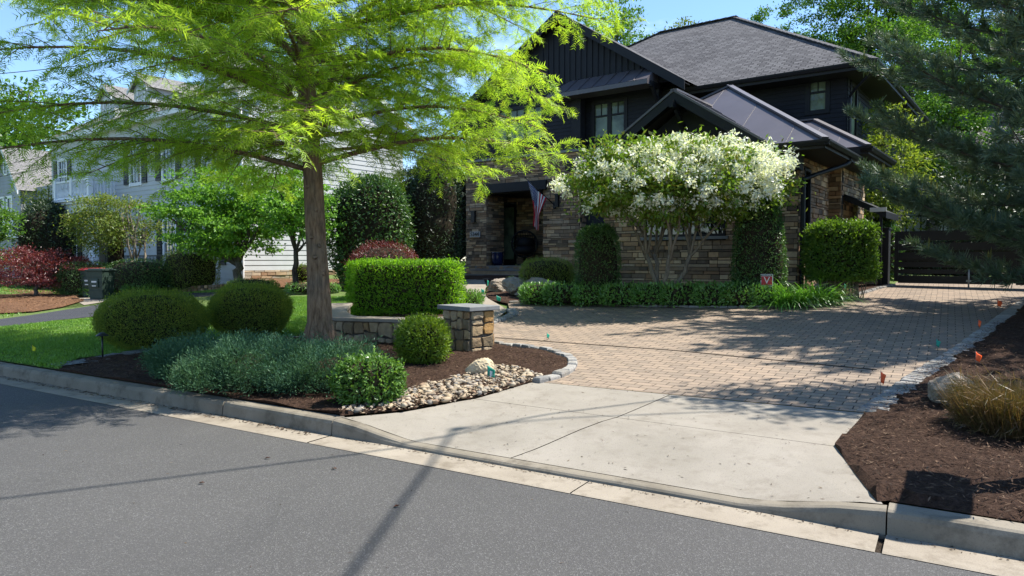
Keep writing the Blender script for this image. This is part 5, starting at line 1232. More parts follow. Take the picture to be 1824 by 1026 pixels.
tree('red_maple', 'wide low dark red maple on the mulch island by the neighbour drive', rm, (-.1, 0, 1.0), (1.9, 1.6, .72), .07, .5, M['bark_grey'], L['red'], 150, 95, .10, .025, .2, 'tree', 6, nlimb=9, flat=.35, up=.4, zcut=.42, shellbias=.4, lump=.15)
bush('grass_tuft', at(128, 527), (.3, .2, .2), 2.2, 500, .16, .02, L['lily'], 'small bright grass tuft on the mulch beside the red maple', 'plant', .2, 51, up=1.2, core=.5)
bush('tall_holly', at(660, 512), (1.25, .9, 1.72), 2.8, 15000, .11, .05, L['holly'], 'tall glossy dark green holly behind the red maple and clipped hedge', 'shrub', .10, 17, 0, .28, up=.1, core=.82)
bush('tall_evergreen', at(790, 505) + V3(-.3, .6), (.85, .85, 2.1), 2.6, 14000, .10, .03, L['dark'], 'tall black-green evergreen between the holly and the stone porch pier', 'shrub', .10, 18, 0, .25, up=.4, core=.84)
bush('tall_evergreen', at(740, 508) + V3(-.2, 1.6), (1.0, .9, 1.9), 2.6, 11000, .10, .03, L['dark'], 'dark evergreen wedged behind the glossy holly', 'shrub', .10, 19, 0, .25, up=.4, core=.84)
bush('yellow_shrub', V3(-7.5, 25.5), (.35, .3, .33), 2.2, 900, .06, .025, L['box'], 'small yellow-green shrub against the stone foundation of the white house', 'shrub', .1, 20)
for k, (x, y, dm, lb) in enumerate([(-14.75, 24.6, (.9, .8, .62), 'rounded dark box hedge behind the wheeled bins'), (-12.7, 24.2, (1.3, .8, .62), 'long dark box hedge under the olive-green tree'), (-11.15, 24.6, (.95, .8, .72), 'rounded box hedge left of the bright green maple trunk')]):
    bush('box_hedge', (x, y, float(hz(x, y)) - .02), dm, 3.2, 8000, .05, .024, L['holly'] if k < 2 else L['yew_bright'], lb, 'hedge', .05, 60 + k, RZ, .08)
bush('low_shrubs', at(455, 522) + V3(0, -.3), (.75, .4, .24), 2.4, 2600, .05, .025, L['yew_bright'], 'low spreading shrub at the foot of the bright green maple', 'shrub', .15, 63)
bush('low_shrubs', at(545, 523) + V3(.25, -.2), (.8, .35, .17), 2.4, 2400, .05, .025, L['cover'], 'low leafy planting at the foot of the slender young maple', 'shrub', .15, 64)
for k, (x, y, dm) in enumerate([(-14.0, 24.0, (.5, .3, .22)), (-12.3, 23.4, (.5, .3, .22))]):
    bush('perennial', (x, y), dm, 2.2, 900, .12, .03, L['lily'], ['bright green perennial clump behind the stone edging near the bins', 'bright green perennial clump behind the stone edging under the olive tree'][k], 'plant', .2, 66 + k, up=.9, core=.6)
bush('leafy_shrub', V3(-15.8, 25.3), (.5, .4, .45), 2.2, 1500, .1, .045, L['cover'], 'loose yellow-green shrub between the red maple and the bins', 'shrub', .2, 70)
tree('leafy_tree', 'rounded mid-green tree at the far left edge above the red maple', V3(-22.5, 30.2), (0, 0, 2.4), (1.6, 1.5, 1.6), .12, .9, M['bark_dark'], L['oak'], 90, 70, .14, .07, .28, seed=22, nlimb=7)
bush('tall_evergreen', V3(-21.6, 33), (1.2, 1.1, 1.9), 2.6, 8000, .13, .05, L['dark'], 'broad dark evergreen left of the white house corner', 'shrub', .1, 71, 0, .25)
bush('tall_evergreen', V3(-22.6, 36), (.55, .55, 2.3), 2.6, 4000, .13, .05, L['dark'], 'narrow dark evergreen against the corner of the white house', 'shrub', .1, 72, 0, .2)
bush('box_hedge', V3(-19.9, 30.5), (1.7, .7, .55), 3.2, 4000, .08, .035, L['dark'], 'dark hedge behind the red maple in front of the portico steps', 'hedge', .05, 73, RZ, .08)
tree('leafy_tree', 'thin pale-green sapling between the grey house and the white house', V3(-25.5, 39), (0, 0, 4.2), (1.1, 1, 1.9), .07, 2.4, M['bark_grey'], L['crape'], 40, 45, .16, .07, .3, seed=25, nlimb=5)

# --- planting under the wing wall of the dark house
def bedpt(u, Yd): x = (u - 912) / FPX * Yd; return V3(x, Yd)
bush('porch_yew', bedpt(974, 18.6), (.70, .65, .47), 2.8, 9500, .05, .013, L['yew_bright'], 'rounded yew with a sunlit left side in front of the porch steps', 'shrub', .05, 81, 0, .09, up=.5)
bush('column_evergreen', bedpt(1064, 15.9), (.48, .42, .88), 3.0, 12000, .05, .02, L['holly'], 'dark shaded column shrub left of the flowering tree trunks', 'shrub', .05, 82, 0, .08, up=.4)
bush('column_holly', bedpt(1351, 15.0), (.60, .5, 1.2), 2.8, 19000, .045, .025, L['holly'], 'tall tapered holly column behind the red yard sign', 'shrub', .04, 83, 0, .08, taper=.3, up=.15)
cov = [(966, 16.4, .5), (1010, 16.1, .55), (1062, 15.75, .5), (1112, 15.5, .5), (1165, 15.3, .55), (1218, 15.1, .55), (1272, 14.95, .5), (1322, 14.8, .5), (1358, 14.75, .36)]
for k, (u, yd, a) in enumerate(cov):
    bush('low_cover', bedpt(u, yd), (a, .36, .235), 3.0, 2300, .075, .034, L['cover'], 'leafy low shrub in the unbroken row along the driveway bed', 'plant', .14, 90 + k, 0, .09, up=.55, group='low shrubs along the driveway bed')
def blades(name, pos, n, l, wd, mat, label, cat, spread=.25, droop=.7, seed=1, z=None, tilt=.55, group=None):
    x, y = pos; r = np.random.default_rng(seed); seg = 4; az = r.uniform(0, 6.28, n); rad = np.sqrt(r.uniform(0, 1, n)) * spread; ll = l * r.uniform(.6, 1.15, n); el = r.uniform(tilt, 1.5, n); wv = wd * r.uniform(.7, 1.2, n)
    P0 = np.stack([np.cos(az) * rad, np.sin(az) * rad, np.zeros(n)], 1); az2 = az + r.normal(0, .5, n); qs = []; prev = None
    for s in range(seg + 1):
        t = s / seg; e = el - droop * t * r.uniform(.7, 1.3, n) * 1.6; d = np.stack([np.cos(az2) * np.cos(e), np.sin(az2) * np.cos(e), np.sin(e)], 1)
        P = P0 if s == 0 else prev + d * (ll / seg)[:, None]; prev = P; X = np.stack([-np.sin(az2), np.cos(az2), np.zeros(n)], 1) * (wv * (1 - t ** 2.2) * .5 + .0004)[:, None]; qs.append((P - X, P + X))
    V = np.stack([v for q in qs for v in q], 1); F = []; nv = 2 * (seg + 1)
    f0 = np.array([[2 * s, 2 * s + 1, 2 * s + 3, 2 * s + 2] for s in range(seg)]); F = (f0[None] + (np.arange(n) * nv)[:, None, None]).reshape(-1, 4).tolist()
    me = bpy.data.meshes.new(name); me.from_pydata(V.reshape(-1, 3).tolist(), [], F); me.materials.append(mat); me.update(); o = bpy.data.objects.new(name, me); C.objects.link(o); o.location = (x, y, float(hz(x, y)) + .01 if z is None else z); return tag(o, label, cat, group)
for k, (u, yd) in enumerate([(1392, 14.5), (1418, 14.55), (1444, 14.75), (1468, 15.0)]):
    blades('daylily', bedpt(u, yd), 240, .80, .030, L['lily'], 'arching strap-leaved daylily in the clump right of the red yard sign', 'plant', .2, .8, 110 + k, group='daylilies by the yard sign')
blades('daylily', at(930, 508), 150, .5, .035, L['lily'], 'single daylily clump above the boulders by the entry walk', 'plant', .2, .85, 120)
# white-flowering tree
def blossoms(root, K, cc, cr, r):
    n = 620; D = unit(r.normal(size=(n, 3)) + V3(.35, -.35, .25)); rad = r.uniform(.15, 1, n) ** .35 * 1.08 * (1 + .22 * lumps(D, 61, 8, 4)); B = cc + D * rad[:, None] * cr; B = B[B[:, 2] > cc[2] - cr[2] * .85]
    sel = (lumps(unit(B - cc), 13, 5, 3) + .12 * (B[:, 0] - cc[0]) / cr[0] + r.normal(0, .3, len(B))) > -.45; B = B[sel]; m = 40
    P = np.repeat(B, m, 0) + r.normal(size=(len(B) * m, 3)) * np.array([.06, .06, .05]); k = len(P)
    Dv = unit(r.normal(size=(k, 3)) + V3(0, 0, -.25)); LQ = leaf_quads(P, Dv, unit(r.normal(size=(k, 3)) + V3(0, 0, .5)), r.uniform(.055, .10, k), r.uniform(.026, .044, k), .15); fast_mesh('blossom', LQ, 4, L['petal'], None, root)
ft = bedpt(1183, 15.6)
tree('flowering_tree', 'white-flowering multi-stemmed tree in front of the stone wing', ft, (.02, -.75, 2.62), (2.42, 1.6, .84), .085, 1.1, M['bark_pale'], L['fringe'], 330, 72, .115, .05, .17, seed=41, trunks=4, nlimb=22, flat=.7, splay=.62, extra=blossoms, shellbias=.4, lump=.12)
# tall hedge with bare stems
th_ = bedpt(1494, 15.7)
hr = empty('tall_hedge', G(*th_), 0, 'tall leafy hedge with bare brown stems below, right of the stone wing', 'hedge')
bush('foliage', th_, (.70, .42, .66), 5, 12000, .075, .042, L['privet'], None, None, .11, 43, RZ * .3, .13, zc=1.0, zmin=-.60, up=.3, parent=hr, core=.78)
mb = MB(); rr_ = np.random.default_rng(9)
for _ in range(60):
    a = V3(rr_.uniform(-.55, .55), rr_.uniform(-.25, .25), -.03); b = a + V3(rr_.normal(0, .14), rr_.normal(0, .1), rr_.uniform(.55, .95)); mb.tube(curve(a, b, 0, 5, .02), np.linspace(.011, .005, 5), 5, cap=False)
mb.build('stems', M['bark_pale'], hr)
bush('shrub_behind_gate', at(1578, 508) + V3(.3, 1.0), (.55, .5, .8), 2.4, 3000, .09, .05, L['holly'], 'glossy dark shrub peeking over the gate post', 'shrub', .15, 130)
tree('small_evergreen', 'dark small tree behind the gate left of the pine', V3(11.7, 22.5), (0, 0, 3.3), (1.3, 1.2, 2.1), .12, 1.2, M['bark_dark'], L['yew'], 130, 70, .14, .05, .26, seed=45, nlimb=7)
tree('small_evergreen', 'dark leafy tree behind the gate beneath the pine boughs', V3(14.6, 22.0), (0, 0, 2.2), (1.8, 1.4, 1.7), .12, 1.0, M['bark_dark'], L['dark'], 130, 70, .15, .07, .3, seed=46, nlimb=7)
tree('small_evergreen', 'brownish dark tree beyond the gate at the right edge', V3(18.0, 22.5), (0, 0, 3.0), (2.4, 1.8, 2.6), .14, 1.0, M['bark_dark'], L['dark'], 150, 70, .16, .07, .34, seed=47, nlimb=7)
# sedge clump by the right edge
sc_ = at(1792, 782)
sd_ = bush('sedge_core', (*(sc_ + V3(.13, .10)),), (.38, .36, .24), 3, 10, .05, .01, L['sedge'], None, None, .08, 140)
bpy.data.objects.remove(sd_)
sdr = empty('sedge_clump', G(*(sc_ + V3(.13, .10))), 0, 'big tan and green sedge clump cut flat on top beside the grey boulder', 'grass clump')
def sedge():
    r = np.random.default_rng(15); n = 7500; a = r.uniform(0, 6.28, n); rad = np.sqrt(r.uniform(0, 1, n)) * .32; P = np.stack([np.cos(a) * rad, np.sin(a) * rad, np.zeros(n)], 1)
    out = unit(np.stack([np.cos(a), np.sin(a), np.zeros(n)], 1) * (rad / .32 * .45)[:, None] + r.normal(0, .22, (n, 3)) * V3(1, 1, .3) + V3(0, 0, 1)); l = r.uniform(.3, .5, n); l = np.where(r.uniform(0, 1, n) < .05, l * 1.15, np.minimum(l, r.uniform(.38, .45, n) / np.maximum(out[:, 2], .45)))
    q = leaf_quads(P, out, unit(r.normal(size=(n, 3))), l, r.uniform(.004, .009, n), .05)
    m = 2600; z = r.uniform(.05, .43, m); a = r.uniform(0, 6.28, m); rd = .33 + .09 * r.uniform(0, 1, m); P2 = np.stack([np.cos(a) * rd, np.sin(a) * rd, z], 1); d2 = unit(r.normal(size=(m, 3)) + np.stack([np.cos(a), np.sin(a), np.full(m, -.2)], 1) * .7)
    q2 = leaf_quads(P2, d2, unit(r.normal(size=(m, 3))), r.uniform(.06, .2, m), r.uniform(.004, .008, m), .05)
    fast_mesh('blades', np.concatenate([q, q2]), 4, L['sedge'], None, sdr)
sedge()

# --- pine on the right: trunk outside the frame, long-needled boughs in view
def pine(pos):
    r = np.random.default_rng(88); x, y = pos; z0 = float(hz(x, y))
    root = empty('pine_tree', (x, y, z0), 0, 'large long-needled pine whose dark boughs fill the right edge over the driveway', 'tree')
    mb = MB(); zs = np.linspace(-.1, 9.2, 14); mb.tube(np.stack([np.sin(zs * .5) * .05, np.zeros(14), zs], 1), np.interp(zs, [0, 9.2], [.2, .03]), 12, wob=.04); mb.build('trunk', M['bark_grey'], root)
    bm_ = MB(); tp_ = []; td_ = []; cand = []
    z = .75; az = 0
    while z < 8.8:
        for w_ in range(5):
            az = 6.28 * w_ / 5 + z * 1.7 + r.uniform(-.3, .3); Lb = np.interp(z, [.7, 2.5, 5, 7, 8.8], [2.9, 4.05, 3.6, 2.3, .5]) * r.uniform(.8, 1.1); rise = np.interp(z, [.7, 3, 11], [.06, .16, .6]) + r.uniform(-.08, .1)
            d = V3(math.cos(az), math.sin(az), 0); sd = V3(-d[1], d[0], 0); n = 9; t = np.linspace(0, 1, n); B = V3(0, 0, z) + d * (Lb * t)[:, None] + V3(0, 0, 1) * (Lb * (rise * t - .16 * t * (1 - t) * 2 + .08 * t * t))[:, None] + sd * (Lb * r.normal(0, .08) * t * t)[:, None]
            bm_.tube(B, np.linspace(.012 + .009 * Lb, .008, n), 6)
            u = .35; s = 1
            while u < Lb:
                q = u / Lb * (n - 1); i = min(int(q), n - 2); f = q - i; p = B[i] * (1 - f) + B[i + 1] * f; tg = unit(B[i + 1] - B[i]); s = -s; tl = r.uniform(.35, 1.0) * (1.15 - .6 * u / Lb)
                e = unit(tg * r.uniform(.55, 1) + sd * s * r.uniform(.5, .9) + V3(0, 0, r.uniform(-.1, .45))); T = curve(p, p + e * tl, -.04 * tl, 5, .01); bm_.tube(T, np.linspace(.009, .005, 5), 4, cap=False)
                for j in range(1, 5):
                    for _ in range(2):
                        tp_.append(T[j] + r.normal(0, .03, 3)); td_.append(unit(unit(T[j] - T[j - 1]) + r.normal(0, .45, 3) + V3(0, 0, .25)))
                tp_.append(T[-1]); td_.append(unit(T[-1] - T[-2] + V3(0, 0, .2)))
                if r.uniform() < .24: cand.append(T[-1])
                u += r.uniform(.105, .205)
        z += np.interp(z, [.7, 7, 11], [.42, .5, .6]) * r.uniform(.8, 1.15)
    bm_.build('bough', M['bark_grey'], root)
    TP = np.array(tp_); TD = np.array(td_); m = 24; P = np.repeat(TP, m, 0); A = np.repeat(TD, m, 0); k = len(P)
    pr_p = unit(np.cross(A, r.normal(size=(k, 3)))); sp = r.uniform(.25, 1.0, (k, 1)); D = unit(A * (1.25 - sp * .6) + pr_p * sp); P = P + A * r.uniform(-.09, .06, (k, 1)); l = r.uniform(.11, .205, k)
    print('pine tufts', len(TP)); X = unit(np.cross(D, r.normal(size=(k, 3)))) * .0062
    cq = []
    for c in cand:
        for j in range(r.integers(1, 5)):
            o = V3(*r.normal(0, .03, 2), 0); hh = r.uniform(.1, .28)
            for q in range(3): cq.append((c + o * .5, V3(0, 0, 1) + o * 2, V3(math.cos(q * 1.047), math.sin(q * 1.047), 0), hh))
    Q1 = np.stack([P - X, P + D * l[:, None] - X * .4, P + D * l[:, None] + X * .4, P + X], 1)
    Q2 = leaf_quads(np.array([q[0] for q in cq]), np.array([q[1] for q in cq]), np.array([q[2] for q in cq]), np.array([q[3] for q in cq]), .03, 0)
    fast_mesh('needles', np.concatenate([Q1, Q2]), 4, [L['pine'], L['candle']], np.concatenate([np.zeros(len(Q1)), np.ones(len(Q2))]), root)
pine(V3(10.25, 12.0))

# --- trees behind the houses and outside the frame
def big(label, x, y, zc, cr, seed, n=230, per=170, l=.18, leaf='oak', zb=None, tr=.3):
    z0 = .9; tree('background_tree', label, (x, y, z0), (0, 0, zc - z0), cr, tr, max(2, zc - z0 - cr[2] * .75), M['bark_dark'], L[leaf], n, per, l, l * .55, l * 1.9, seed=seed, nlimb=10, flat=.5, lump=.22, shellbias=.55)
big('tallest broad oak rising behind the right end of the dark house roof', 22.5, 46, 15.5, (7.5, 6, 8.5), 201, 420, 175, .19)
big('tall oak filling the sky above the pine at the upper right', 31, 44, 15, (7, 6, 9), 202, 380, 170, .19)
big('oak behind the gate between the house eave and the pine', 19.5, 33, 8, (4, 3.5, 5), 203, 230, 150, .16)
big('light green treetop showing over the main roof ridge', 14.6, 58, 17.2, (3.9, 3.4, 4.2), 204, 110, 80, .26, 'crape')
big('distant treetop just above the gable slope of the dark house', 7.2, 55, 17.5, (3.6, 3.6, 4.4), 205, 130, 80, .24)
big('dark treetop far left behind the grey house', -48, 66, 12.5, (8, 6, 6.5), 206, 200, 50, .5)
big('round treetop far left beside the dark treetop', -36, 72, 12, (6, 5, 5), 207, 150, 50, .5)
big('tree behind the rear corner of the white house', -1.0, 40, 6.8, (3.2, 3, 4.5), 208, 170, 55, .25)
tree('street_tree', 'leafy tree standing outside the right edge of the picture, its shade dappling the apron', V3(7.4, 8.0), (0, 0, 6.9), (1.05, .8, 1.4), .1, 4.6, M['bark_grey'], L['oak'], 34, 55, .13, .075, .2, seed=301, nlimb=6)
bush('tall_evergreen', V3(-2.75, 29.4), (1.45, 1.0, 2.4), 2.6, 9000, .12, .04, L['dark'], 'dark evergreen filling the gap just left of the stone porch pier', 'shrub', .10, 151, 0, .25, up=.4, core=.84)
bush('added_dark_hedge', V3(14.2, 21.2), (3.6, .6, .62), 4, 6000, .09, .045, L['dark'], 'added dark hedge directly behind the slatted gate, darkening its gaps', 'hedge', .08, 152, RZ, .1)  # hedge added so the gaps between the gate slats read dark
# ---------------------------------------------------------------- small things
def marker(pos, col, label, rz, z=.42, s=(.115, .09), tilt=0., bare=True, group=None, low=0.):
    """survey flag: wire stake with a square of plastic hung by one corner"""
    root = empty('marker_flag', G(*pos), rz, label, 'marker flag', group); mb = MB(); top = V3(tilt * z, 0, z); mb.tube([V3(0, 0, -.05), top * .5 + V3(.004, 0, 0), top], .0022, 5); mb.build('stake', M['wire'], root)
    mb = MB(); n = 5; W, Hh = s
    for i in range(n + 1):
        for j in range(n + 1):
            u, v = i / n, j / n; mb.v.append(np.array([[top[0] + W * u * .86, .02 * math.sin(u * 5 + v * 2.2) * u, top[2] - Hh * v - .055 * u * (1 - .3 * v) - low * u]]))
    mb.n = (n + 1) ** 2
    for i in range(n):
        for j in range(n): mb.f.append([i * (n + 1) + j, (i + 1) * (n + 1) + j, (i + 1) * (n + 1) + j + 1, i * (n + 1) + j + 1]); mb.m.append(0); mb.smooth.append(True)
    cl = mb.build('flag_cloth', M[col], root); so = cl.modifiers.new('thickness', 'SOLIDIFY'); so.thickness = .0012
    return root
g_ = 'green survey flags'; og = 'orange survey flags'
f1 = marker(at(868, 688), 'flag_green', 'green survey flag with white print in front of the pale boulder', .25, .24, (.10, .115))
mb = MB(); 
for k in range(3): mb.box((.028 + k * .016, -.012, .10 + .012 * k), (.038 + k * .016, -.0105, .175 - .004 * k))
mb.build('print_mark', M['sign_white'], f1)
marker(at(974, 607), 'flag_green', 'lone small green survey flag in the sunlit pavers beside the pillar', 1.15, .14, (.09, .085))
marker(at(884, 541), 'flag_green', 'green survey flag where the entry walk meets the drive', .5, .2, (.13, .12))
marker(at(857, 527), 'flag_green', 'green survey flag on the edge of the entry walk', .7, .2, (.11, .14))
marker(at(868, 516), 'flag_green', 'slim green survey flag edge-on against the upper walk step', 1.35, .3, (.1, .2))
marker(at(1175, 536) + V3(0, -.15), 'flag_green', 'green survey flag stuck in the low shrub row under the flowering tree', .6, .5, (.11, .12))
marker(at(1504, 520), 'flag_green', 'green survey flag at the foot of the bare hedge stems', .6, .2, (.1, .14))
marker(at(1667, 622), 'flag_green', 'dim green survey flag on the shaded pavers at right', .5, .15, (.09, .1))
for (u, v, lb, z, s) in [(1568, 705, 'nearest orange survey flag on the shaded pavers', .26, (.095, .12)), (1737, 664, 'orange survey flag in the right mulch beside the cobble edging', .25, (.085, .10)), (1742, 590, 'orange survey flag standing at the shaded paver edge', .2, (.10, .115)), (1776, 552, 'farthest orange survey flag near the gate', .2, (.12, .12))]:
    marker(at(u, v), 'flag_orange', lb, .3 + .2 * (u % 3), z, s)
marker(at(57, 630), 'flag_yellow', 'small yellow survey flag in the left lawn', 1.0, .14, (.06, .09))
marker(at(505, 534), 'flag_blue', 'small blue survey flag at the back of the lawn', .7, .17, (.12, .14))
# path light
pl_ = empty('path_light', G(*at(183, 641)), 0, 'thin black path light standing beside the left yew', 'lamp')
mb = MB(); mb.tube([(0, 0, -.05), (0, 0, .36)], .013, 8); mb.build('stem', M['iron'], pl_)
mb = MB(); mb.lathe([(.0, .40), (.02, .398), (.085, .355), (.085, .348), (.02, .372), (0, .372)], sides=20); mb.build('shade', M['iron'], pl_)
# yard sign
ys = bedpt(1366, 14.55); ysr = empty('yard_sign', G(*ys), -.35, 'red and white yard sign with a large V in front of the holly column', 'sign')
mb = MB(); mb.box((-.015, 0, -.05), (.015, .008, .42)); mb.build('stake', M['wire'], ysr)
mb = MB(); mb.box((-.12, -.012, .36), (.12, -.001, .68)); pn = mb.build('panel', M['sign_white'], ysr, bevel=.003)
mb = MB(); mb.box((-.106, -.0155, .455), (.106, -.0125, .635)); mb.build('red_field', M['sign_red'], pn)
mb = MB(); mb.box((-.106, -.0145, .64), (.106, -.0125, .672)); mb.box((-.106, -.0145, .37), (.106, -.0125, .45)); mb.build('dark_band', M['digits'], pn)
text('letter', 'V', .19, M['sign_white'], pn, V3(0, -.0165, .545), (math.pi / 2, 0, 0), .001)
mb = MB(); r_ = np.random.default_rng(2)
for row, (z, hh) in enumerate([(.655, .012), (.43, .014), (.395, .022)]):
    x = -.09
    while x < .085: wv = r_.uniform(.008, .016); mb.box((x, -.0165, z - hh / 2), (x + wv, -.015, z + hh / 2)); x += wv + .007
mb.build('small_print', M['sign_white'], pn)
# national flag on the porch
def flagmat():
    m, t, o = NT('striped_flag'); c = nd(t, 'TexCoord'); s = nd(t, 'SeparateXYZ'); lk(t, c.outputs['UV'], s.inputs[0])
    def math_(op, a, b=None):
        n = nd(t, 'Math', operation=op)
        for i, v in enumerate((a, b)):
            if v is None: continue
            if isinstance(v, (int, float)): n.inputs[i].default_value = v
            else: lk(t, v, n.inputs[i])
        return n.outputs[0]
    st = math_('LESS_THAN', math_('MODULO', math_('MULTIPLY', s.outputs[1], 6.5), 1.0), .5)
    col = mix(t, st, (.62, .62, .6), (.42, .02, .035)); can = math_('MULTIPLY', math_('LESS_THAN', s.outputs[0], .4), math_('GREATER_THAN', s.outputs[1], .4615))
    v = nd(t, 'TexVoronoi'); v.inputs['Scale'].default_value = 1; v.inputs['Randomness'].default_value = 0; mpn = nd(t, 'Mapping'); mpn.inputs['Scale'].default_value = (27, 17, 1); lk(t, c.outputs['UV'], mpn.inputs[0]); lk(t, mpn.outputs[0], v.inputs['Vector'])
    col = mix(t, can, col, mix(t, math_('LESS_THAN', v.outputs['Distance'], .28), (.02, .03, .12), (.65, .65, .65)))
    principled(t, o, col, .8, .1); return m
fr = empty('porch_flag', HO, RZ, 'stars and stripes flag hanging from a black pole right of the porch opening', 'flag')
pA, pB = h(-9.42, -.66, 3.42), h(-10.0, -1.5, 4.28)
mb = MB(); mb.tube([pA, pB], .016, 8); mb.lathe([(0, .035), (.03, .02), (.03, -.02), (0, -.035)], pB, 10); mb.build('pole', M['iron'], fr)
mb = MB(); mb.box(h(-9.47, -.665, 3.3), h(-9.37, -.6, 3.52)); mb.build('wall_bracket', M['iron'], fr)
nu, nv = 26, 16; vs = []; uvs = []
for i in range(nu + 1):
    for j in range(nv + 1):
        u, v = i / nu, j / nv; tp_ = pB + (pA - pB) * (.08 + .66 * (1 - v)); gather = 1 - .72 * min(1, u * 1.6)
        cx = pB + (pA - pB) * (.08 + .66 * .45); base = cx + (tp_ - cx) * gather; dz = -1.38 * u - .05 * math.sin(v * 3)
        vs.append(base + V3(.035 * math.sin(v * 9 + u * 2) * min(1, u * 3), -.075 * math.sin(v * 11 + u * 1.5) * min(1, u * 3), dz)); uvs.append((u, v))
mb = MB()
for i in range(nu):
    for j in range(nv): ix = [i * (nv + 1) + j, (i + 1) * (nv + 1) + j, (i + 1) * (nv + 1) + j + 1, i * (nv + 1) + j + 1]; mb.face([vs[k] for k in ix], 0, [uvs[k] for k in ix])
fc = mb.build('flag_cloth', flagmat(), fr)
# egg chair, planter on the porch
ec = empty('egg_chair', HO + V3(*(UA * 1.06 * -11.35 + UB * 1.06 * .35), 1.06 * 1.4 - .096), RZ + .5, 'round dark wicker egg chair on the porch', 'chair')
mb = MB(); a = np.linspace(0, 6.28, 40); mb.tube(np.stack([np.cos(a) * .48, np.sin(a) * .0 - .12, np.sin(a) * .5 + .82], 1), .032, 8, cap=False)
for q_ in np.linspace(-.9, .9, 9):
    t_ = np.linspace(0, math.pi, 16); rr2 = math.sqrt(max(.02, 1 - q_ * q_)); mb.tube(np.stack([np.cos(t_) * .46 * rr2, np.sin(t_) * .42 * rr2 - .12, np.full(16, .82 + q_ * .48)], 1), .011, 5)
for q_ in np.linspace(-.8, .8, 9):
    t_ = np.linspace(-math.pi / 2, math.pi / 2, 16); rr2 = math.sqrt(1 - q_ * q_); mb.tube(np.stack([np.full(16, q_ * .46), np.cos(t_) * .42 * rr2 - .12, .82 + np.sin(t_) * .48 * rr2], 1), .011, 5)
mb.build('basket', M['chair'], ec)
mb = MB(); mb.lathe([(0, .42), (.3, .44), (.4, .52), (.4, .62), (.3, .72), (0, .74)], (0, .02, 0), 24); mb.lathe([(0, .62), (.3, .66), (.38, .85), (.3, 1.05), (0, 1.1)], (0, .2, 0), 24); mb.build('cushion', M['chair'], ec)
mb = MB(); mb.lathe([(.36, 0), (.36, .04), (.06, .07), (.05, .36), (.0, .37)], sides=20); mb.build('base', M['iron'], ec)
bp = HO + V3(*(UA * 1.06 * -12.05 + UB * 1.06 * -.35), 1.06 * 1.4 - .096)
plr = empty('planter', bp, 0, 'dark blue glazed planter at the top of the porch steps', 'planter')
mb = MB(); mb.lathe([(0, 0), (.16, 0), (.2, .12), (.24, .34), (.22, .46), (.245, .5), (.22, .51), (.2, .45), (0, .44)], sides=24); mb.build('pot', M['blue_glaze'], plr)
# bins
def bin_(pos, rz, label, lid, body):
    root = empty('wheeled_bin', G(*pos), rz, label, 'bin'); mb = MB(); w0, d0, w1, d1, H_ = .22, .24, .28, .30, .92
    mb.add([(-w0, -d0, .04), (w0, -d0, .04), (w0, d0, .04), (-w0, d0, .04), (-w1, -d1, H_), (w1, -d1, H_), (w1, d1, H_), (-w1, d1, H_)], [(0, 3, 2, 1), (0, 1, 5, 4), (1, 2, 6, 5), (2, 3, 7, 6), (3, 0, 4, 7), (4, 5, 6, 7)])
    for z in (.3, .55, .72):
        k = z / H_; a = w0 + (w1 - w0) * k + .006; b = d0 + (d1 - d0) * k + .006; mb.box((-a, -b, z), (a, b, z + .025))
    mb.box((-.13, -.315, .4), (.13, -.26, .68)); mb.build('body', body, root, bevel=.015)
    mb = MB(); mb.box((-.31, -.34, H_ + .002), (.31, .32, H_ + .05)); mb.box((-.25, -.28, H_ + .05), (.25, .26, H_ + .085)); mb.build('lid', lid, root, bevel=.02)
    mb = MB(); mb.box((-.085, -.322, .56), (.085, -.316, .61)); mb.box((-.07, -.322, .44), (.07, -.316, .47)); mb.build('label_plate', M['sign_white'], root)
    mb = MB(); mb.tube([(-.26, .36, H_ - .03), (.26, .36, H_ - .03)], .018, 8); mb.bar((-.24, .28, H_ - .03), (-.24, .37, H_ - .03), .03, .04); mb.bar((.24, .28, H_ - .03), (.24, .37, H_ - .03), .03, .04); mb.build('handle', M['iron'], root)
    for s in (-1, 1):
        mb = MB(); mb.tube([(s * .24, .27, .11), (s * .30, .27, .11)], .11, 16); mb.build('wheel', M['iron'], root)
bin_(at(181, 534), -.15, 'dark green wheeled bin with a closed green lid at the neighbour path', M['bin'], M['bin'])
bin_(at(170, 531) + V3(-.22, .3), -.15, 'dark wheeled bin with a red lid behind the green one', M['red_plastic'], M['bin'])
# gas meter pipes by the wing corner
gm = empty('meter_pipes', G(*bedpt(1457, 15.75)), RZ, 'pale grey meter pipes between the wing corner and the tall hedge', 'pipes')
mb = MB(); mb.tube(smooth_path([(0, 0, 0), (0, 0, .48), (.03, 0, .55), (.09, 0, .54), (.1, 0, .48)], 4), .022, 8); mb.tube([(.14, 0, 0), (.14, 0, .34)], .022, 8); mb.tube([(0, 0, .2), (.14, 0, .2)], .018, 8); mb.tube([(-.02, 0, .27), (.02, -.05, .27)], .06, 12); mb.tube([(.26, .0, 0), (.26, 0, .3)], .025, 8); mb.build('pipe', M['pipe'], gm)
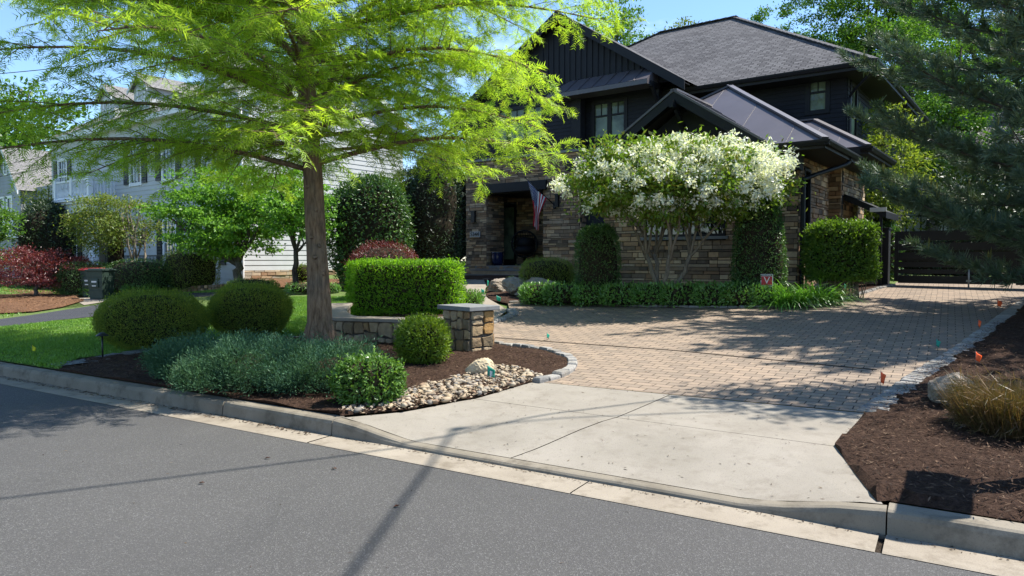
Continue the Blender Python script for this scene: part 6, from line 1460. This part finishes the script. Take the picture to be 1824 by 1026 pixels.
# cables
def cable(name, a, b, sag, r, label):
    mb = MB(); mb.tube(curve(a, b, -sag, 30), r, 6); return tag(mb.build(name, M['cable']), label, 'cable')
pole = empty('utility_pole', (-38, 36, .2), 0, 'wooden utility pole off the left end of the grey house', 'pole')
mb = MB(); mb.tube([(0, 0, -.3), (0, 0, 11)], [.17, .11], 12); mb.build('shaft', M['bark_pale'], pole); mb = MB(); mb.bar((-1.1, 0, 10.3), (1.1, 0, 10.3), .1, .12); mb.build('crossarm', M['bark_pale'], pole)
wl = WO[:2] + UA * -17.3
cable('service_cable', (-38, 36, 5.4), tuple(wl[:2] + UB[:2] * -.05) + (7.1,), .5, .014, 'lower black service cable running to the white house corner')
cable('service_cable', (-38, 36, 5.0), tuple(wl[:2] + UB[:2] * -.05) + (6.5,), .5, .014, 'second black service cable just below the other one')
cable('overhead_cable', (-38, 36, 10.4), (-8, 27.2, 10.1), .5, .016, 'thin black cable crossing the sky behind the cypress')
cable('street_cable', (-9.0, .48, 7.2), (21.8, 16.2, 7.2), .1, .016, 'overhead street cable casting a thin line of shadow on the asphalt')
arm_post = empty('added_arm_post', G(7.75, 7.75), 0, 'slim steel post added outside the right edge, its long arm shading the apron', 'lamp')  # unseen post added to carry the cable and throw shadow on the apron
lz = float(hz(7.75, 7.75))
mb = MB(); mb.tube([(0, 0, -.2), (0, 0, 8.7 - lz)], [.06, .04], 12); mb.build('shaft', M['pipe'], arm_post)
mb = MB(); mb.tube([(0, 0, 8.5 - lz), (-1.4, -.2, 8.72 - lz), (-2.95, -.4, 8.75 - lz)], .014, 8); mb.build('arm', M['pipe'], arm_post)
mb = MB(); mb.box((-3.0, -.44, 8.70 - lz), (-2.84, -.36, 8.77 - lz)); mb.build('arm_head', M['pipe'], arm_post, bevel=.03)
cable('shadow_cable', (1.4, -7, 5.35), (4.80, 7.35, 8.75), .0, .024, 'dark span cable run for its road shadow to the end of the added arm')  # route is made up so its shadow crosses the road and apron
# mailbox just outside the frame, its shadow reaches the apron
mbx = empty('mailbox', G(3.6, 4.5), math.atan2(DS[1], DS[0]) , 'mailbox on a wooden post at the kerb by the right mulch bed', 'mailbox')
mb = MB(); mb.box((-.06, -.06, -.1), (.06, .06, 1.52)); mb.bar((-.3, 0, 1.49), (.3, 0, 1.49), .1, .08); mb.build('post', M['wood_brown'], mbx)
mb = MB(); a = np.linspace(0, math.pi, 12); mb.prism([V3(-.36, -.14, 1.54)] + [V3(-.36, -math.cos(q) * .14, 1.72 + math.sin(q) * .14) for q in a] + [V3(-.36, .14, 1.54)], (.72, 0, 0)); mb.build('box', M['iron'], mbx)
# fallen leaves on the road
lm = leafmat('fallen_leaf', [(.10, .035, .02), (.07, .03, .018)], .1, .05)
for k, (u, v) in enumerate([(590, 836), (353, 862), (470, 818), (700, 905)]):
    p = V3(*(lambda r: (r[0] * EYE / -r[2], r[1] * EYE / -r[2]))(V3((u - 912) / FPX, math.cos(PITCH) - (v - 513) / FPX * math.sin(PITCH), -math.sin(PITCH) - (v - 513) / FPX * math.cos(PITCH))))
    o = fast_mesh('fallen_leaf', leaf_quads(np.array([[0, 0, .006]]), np.array([[1, .3 * k - .4, .12]]), np.array([[0, .2, 1.]]), .055, .028, .3), 4, lm); o.location = (p[0], p[1], 0); tag(o, 'small curled brown leaf lying on the grey asphalt', 'leaf', 'fallen leaves on the road')
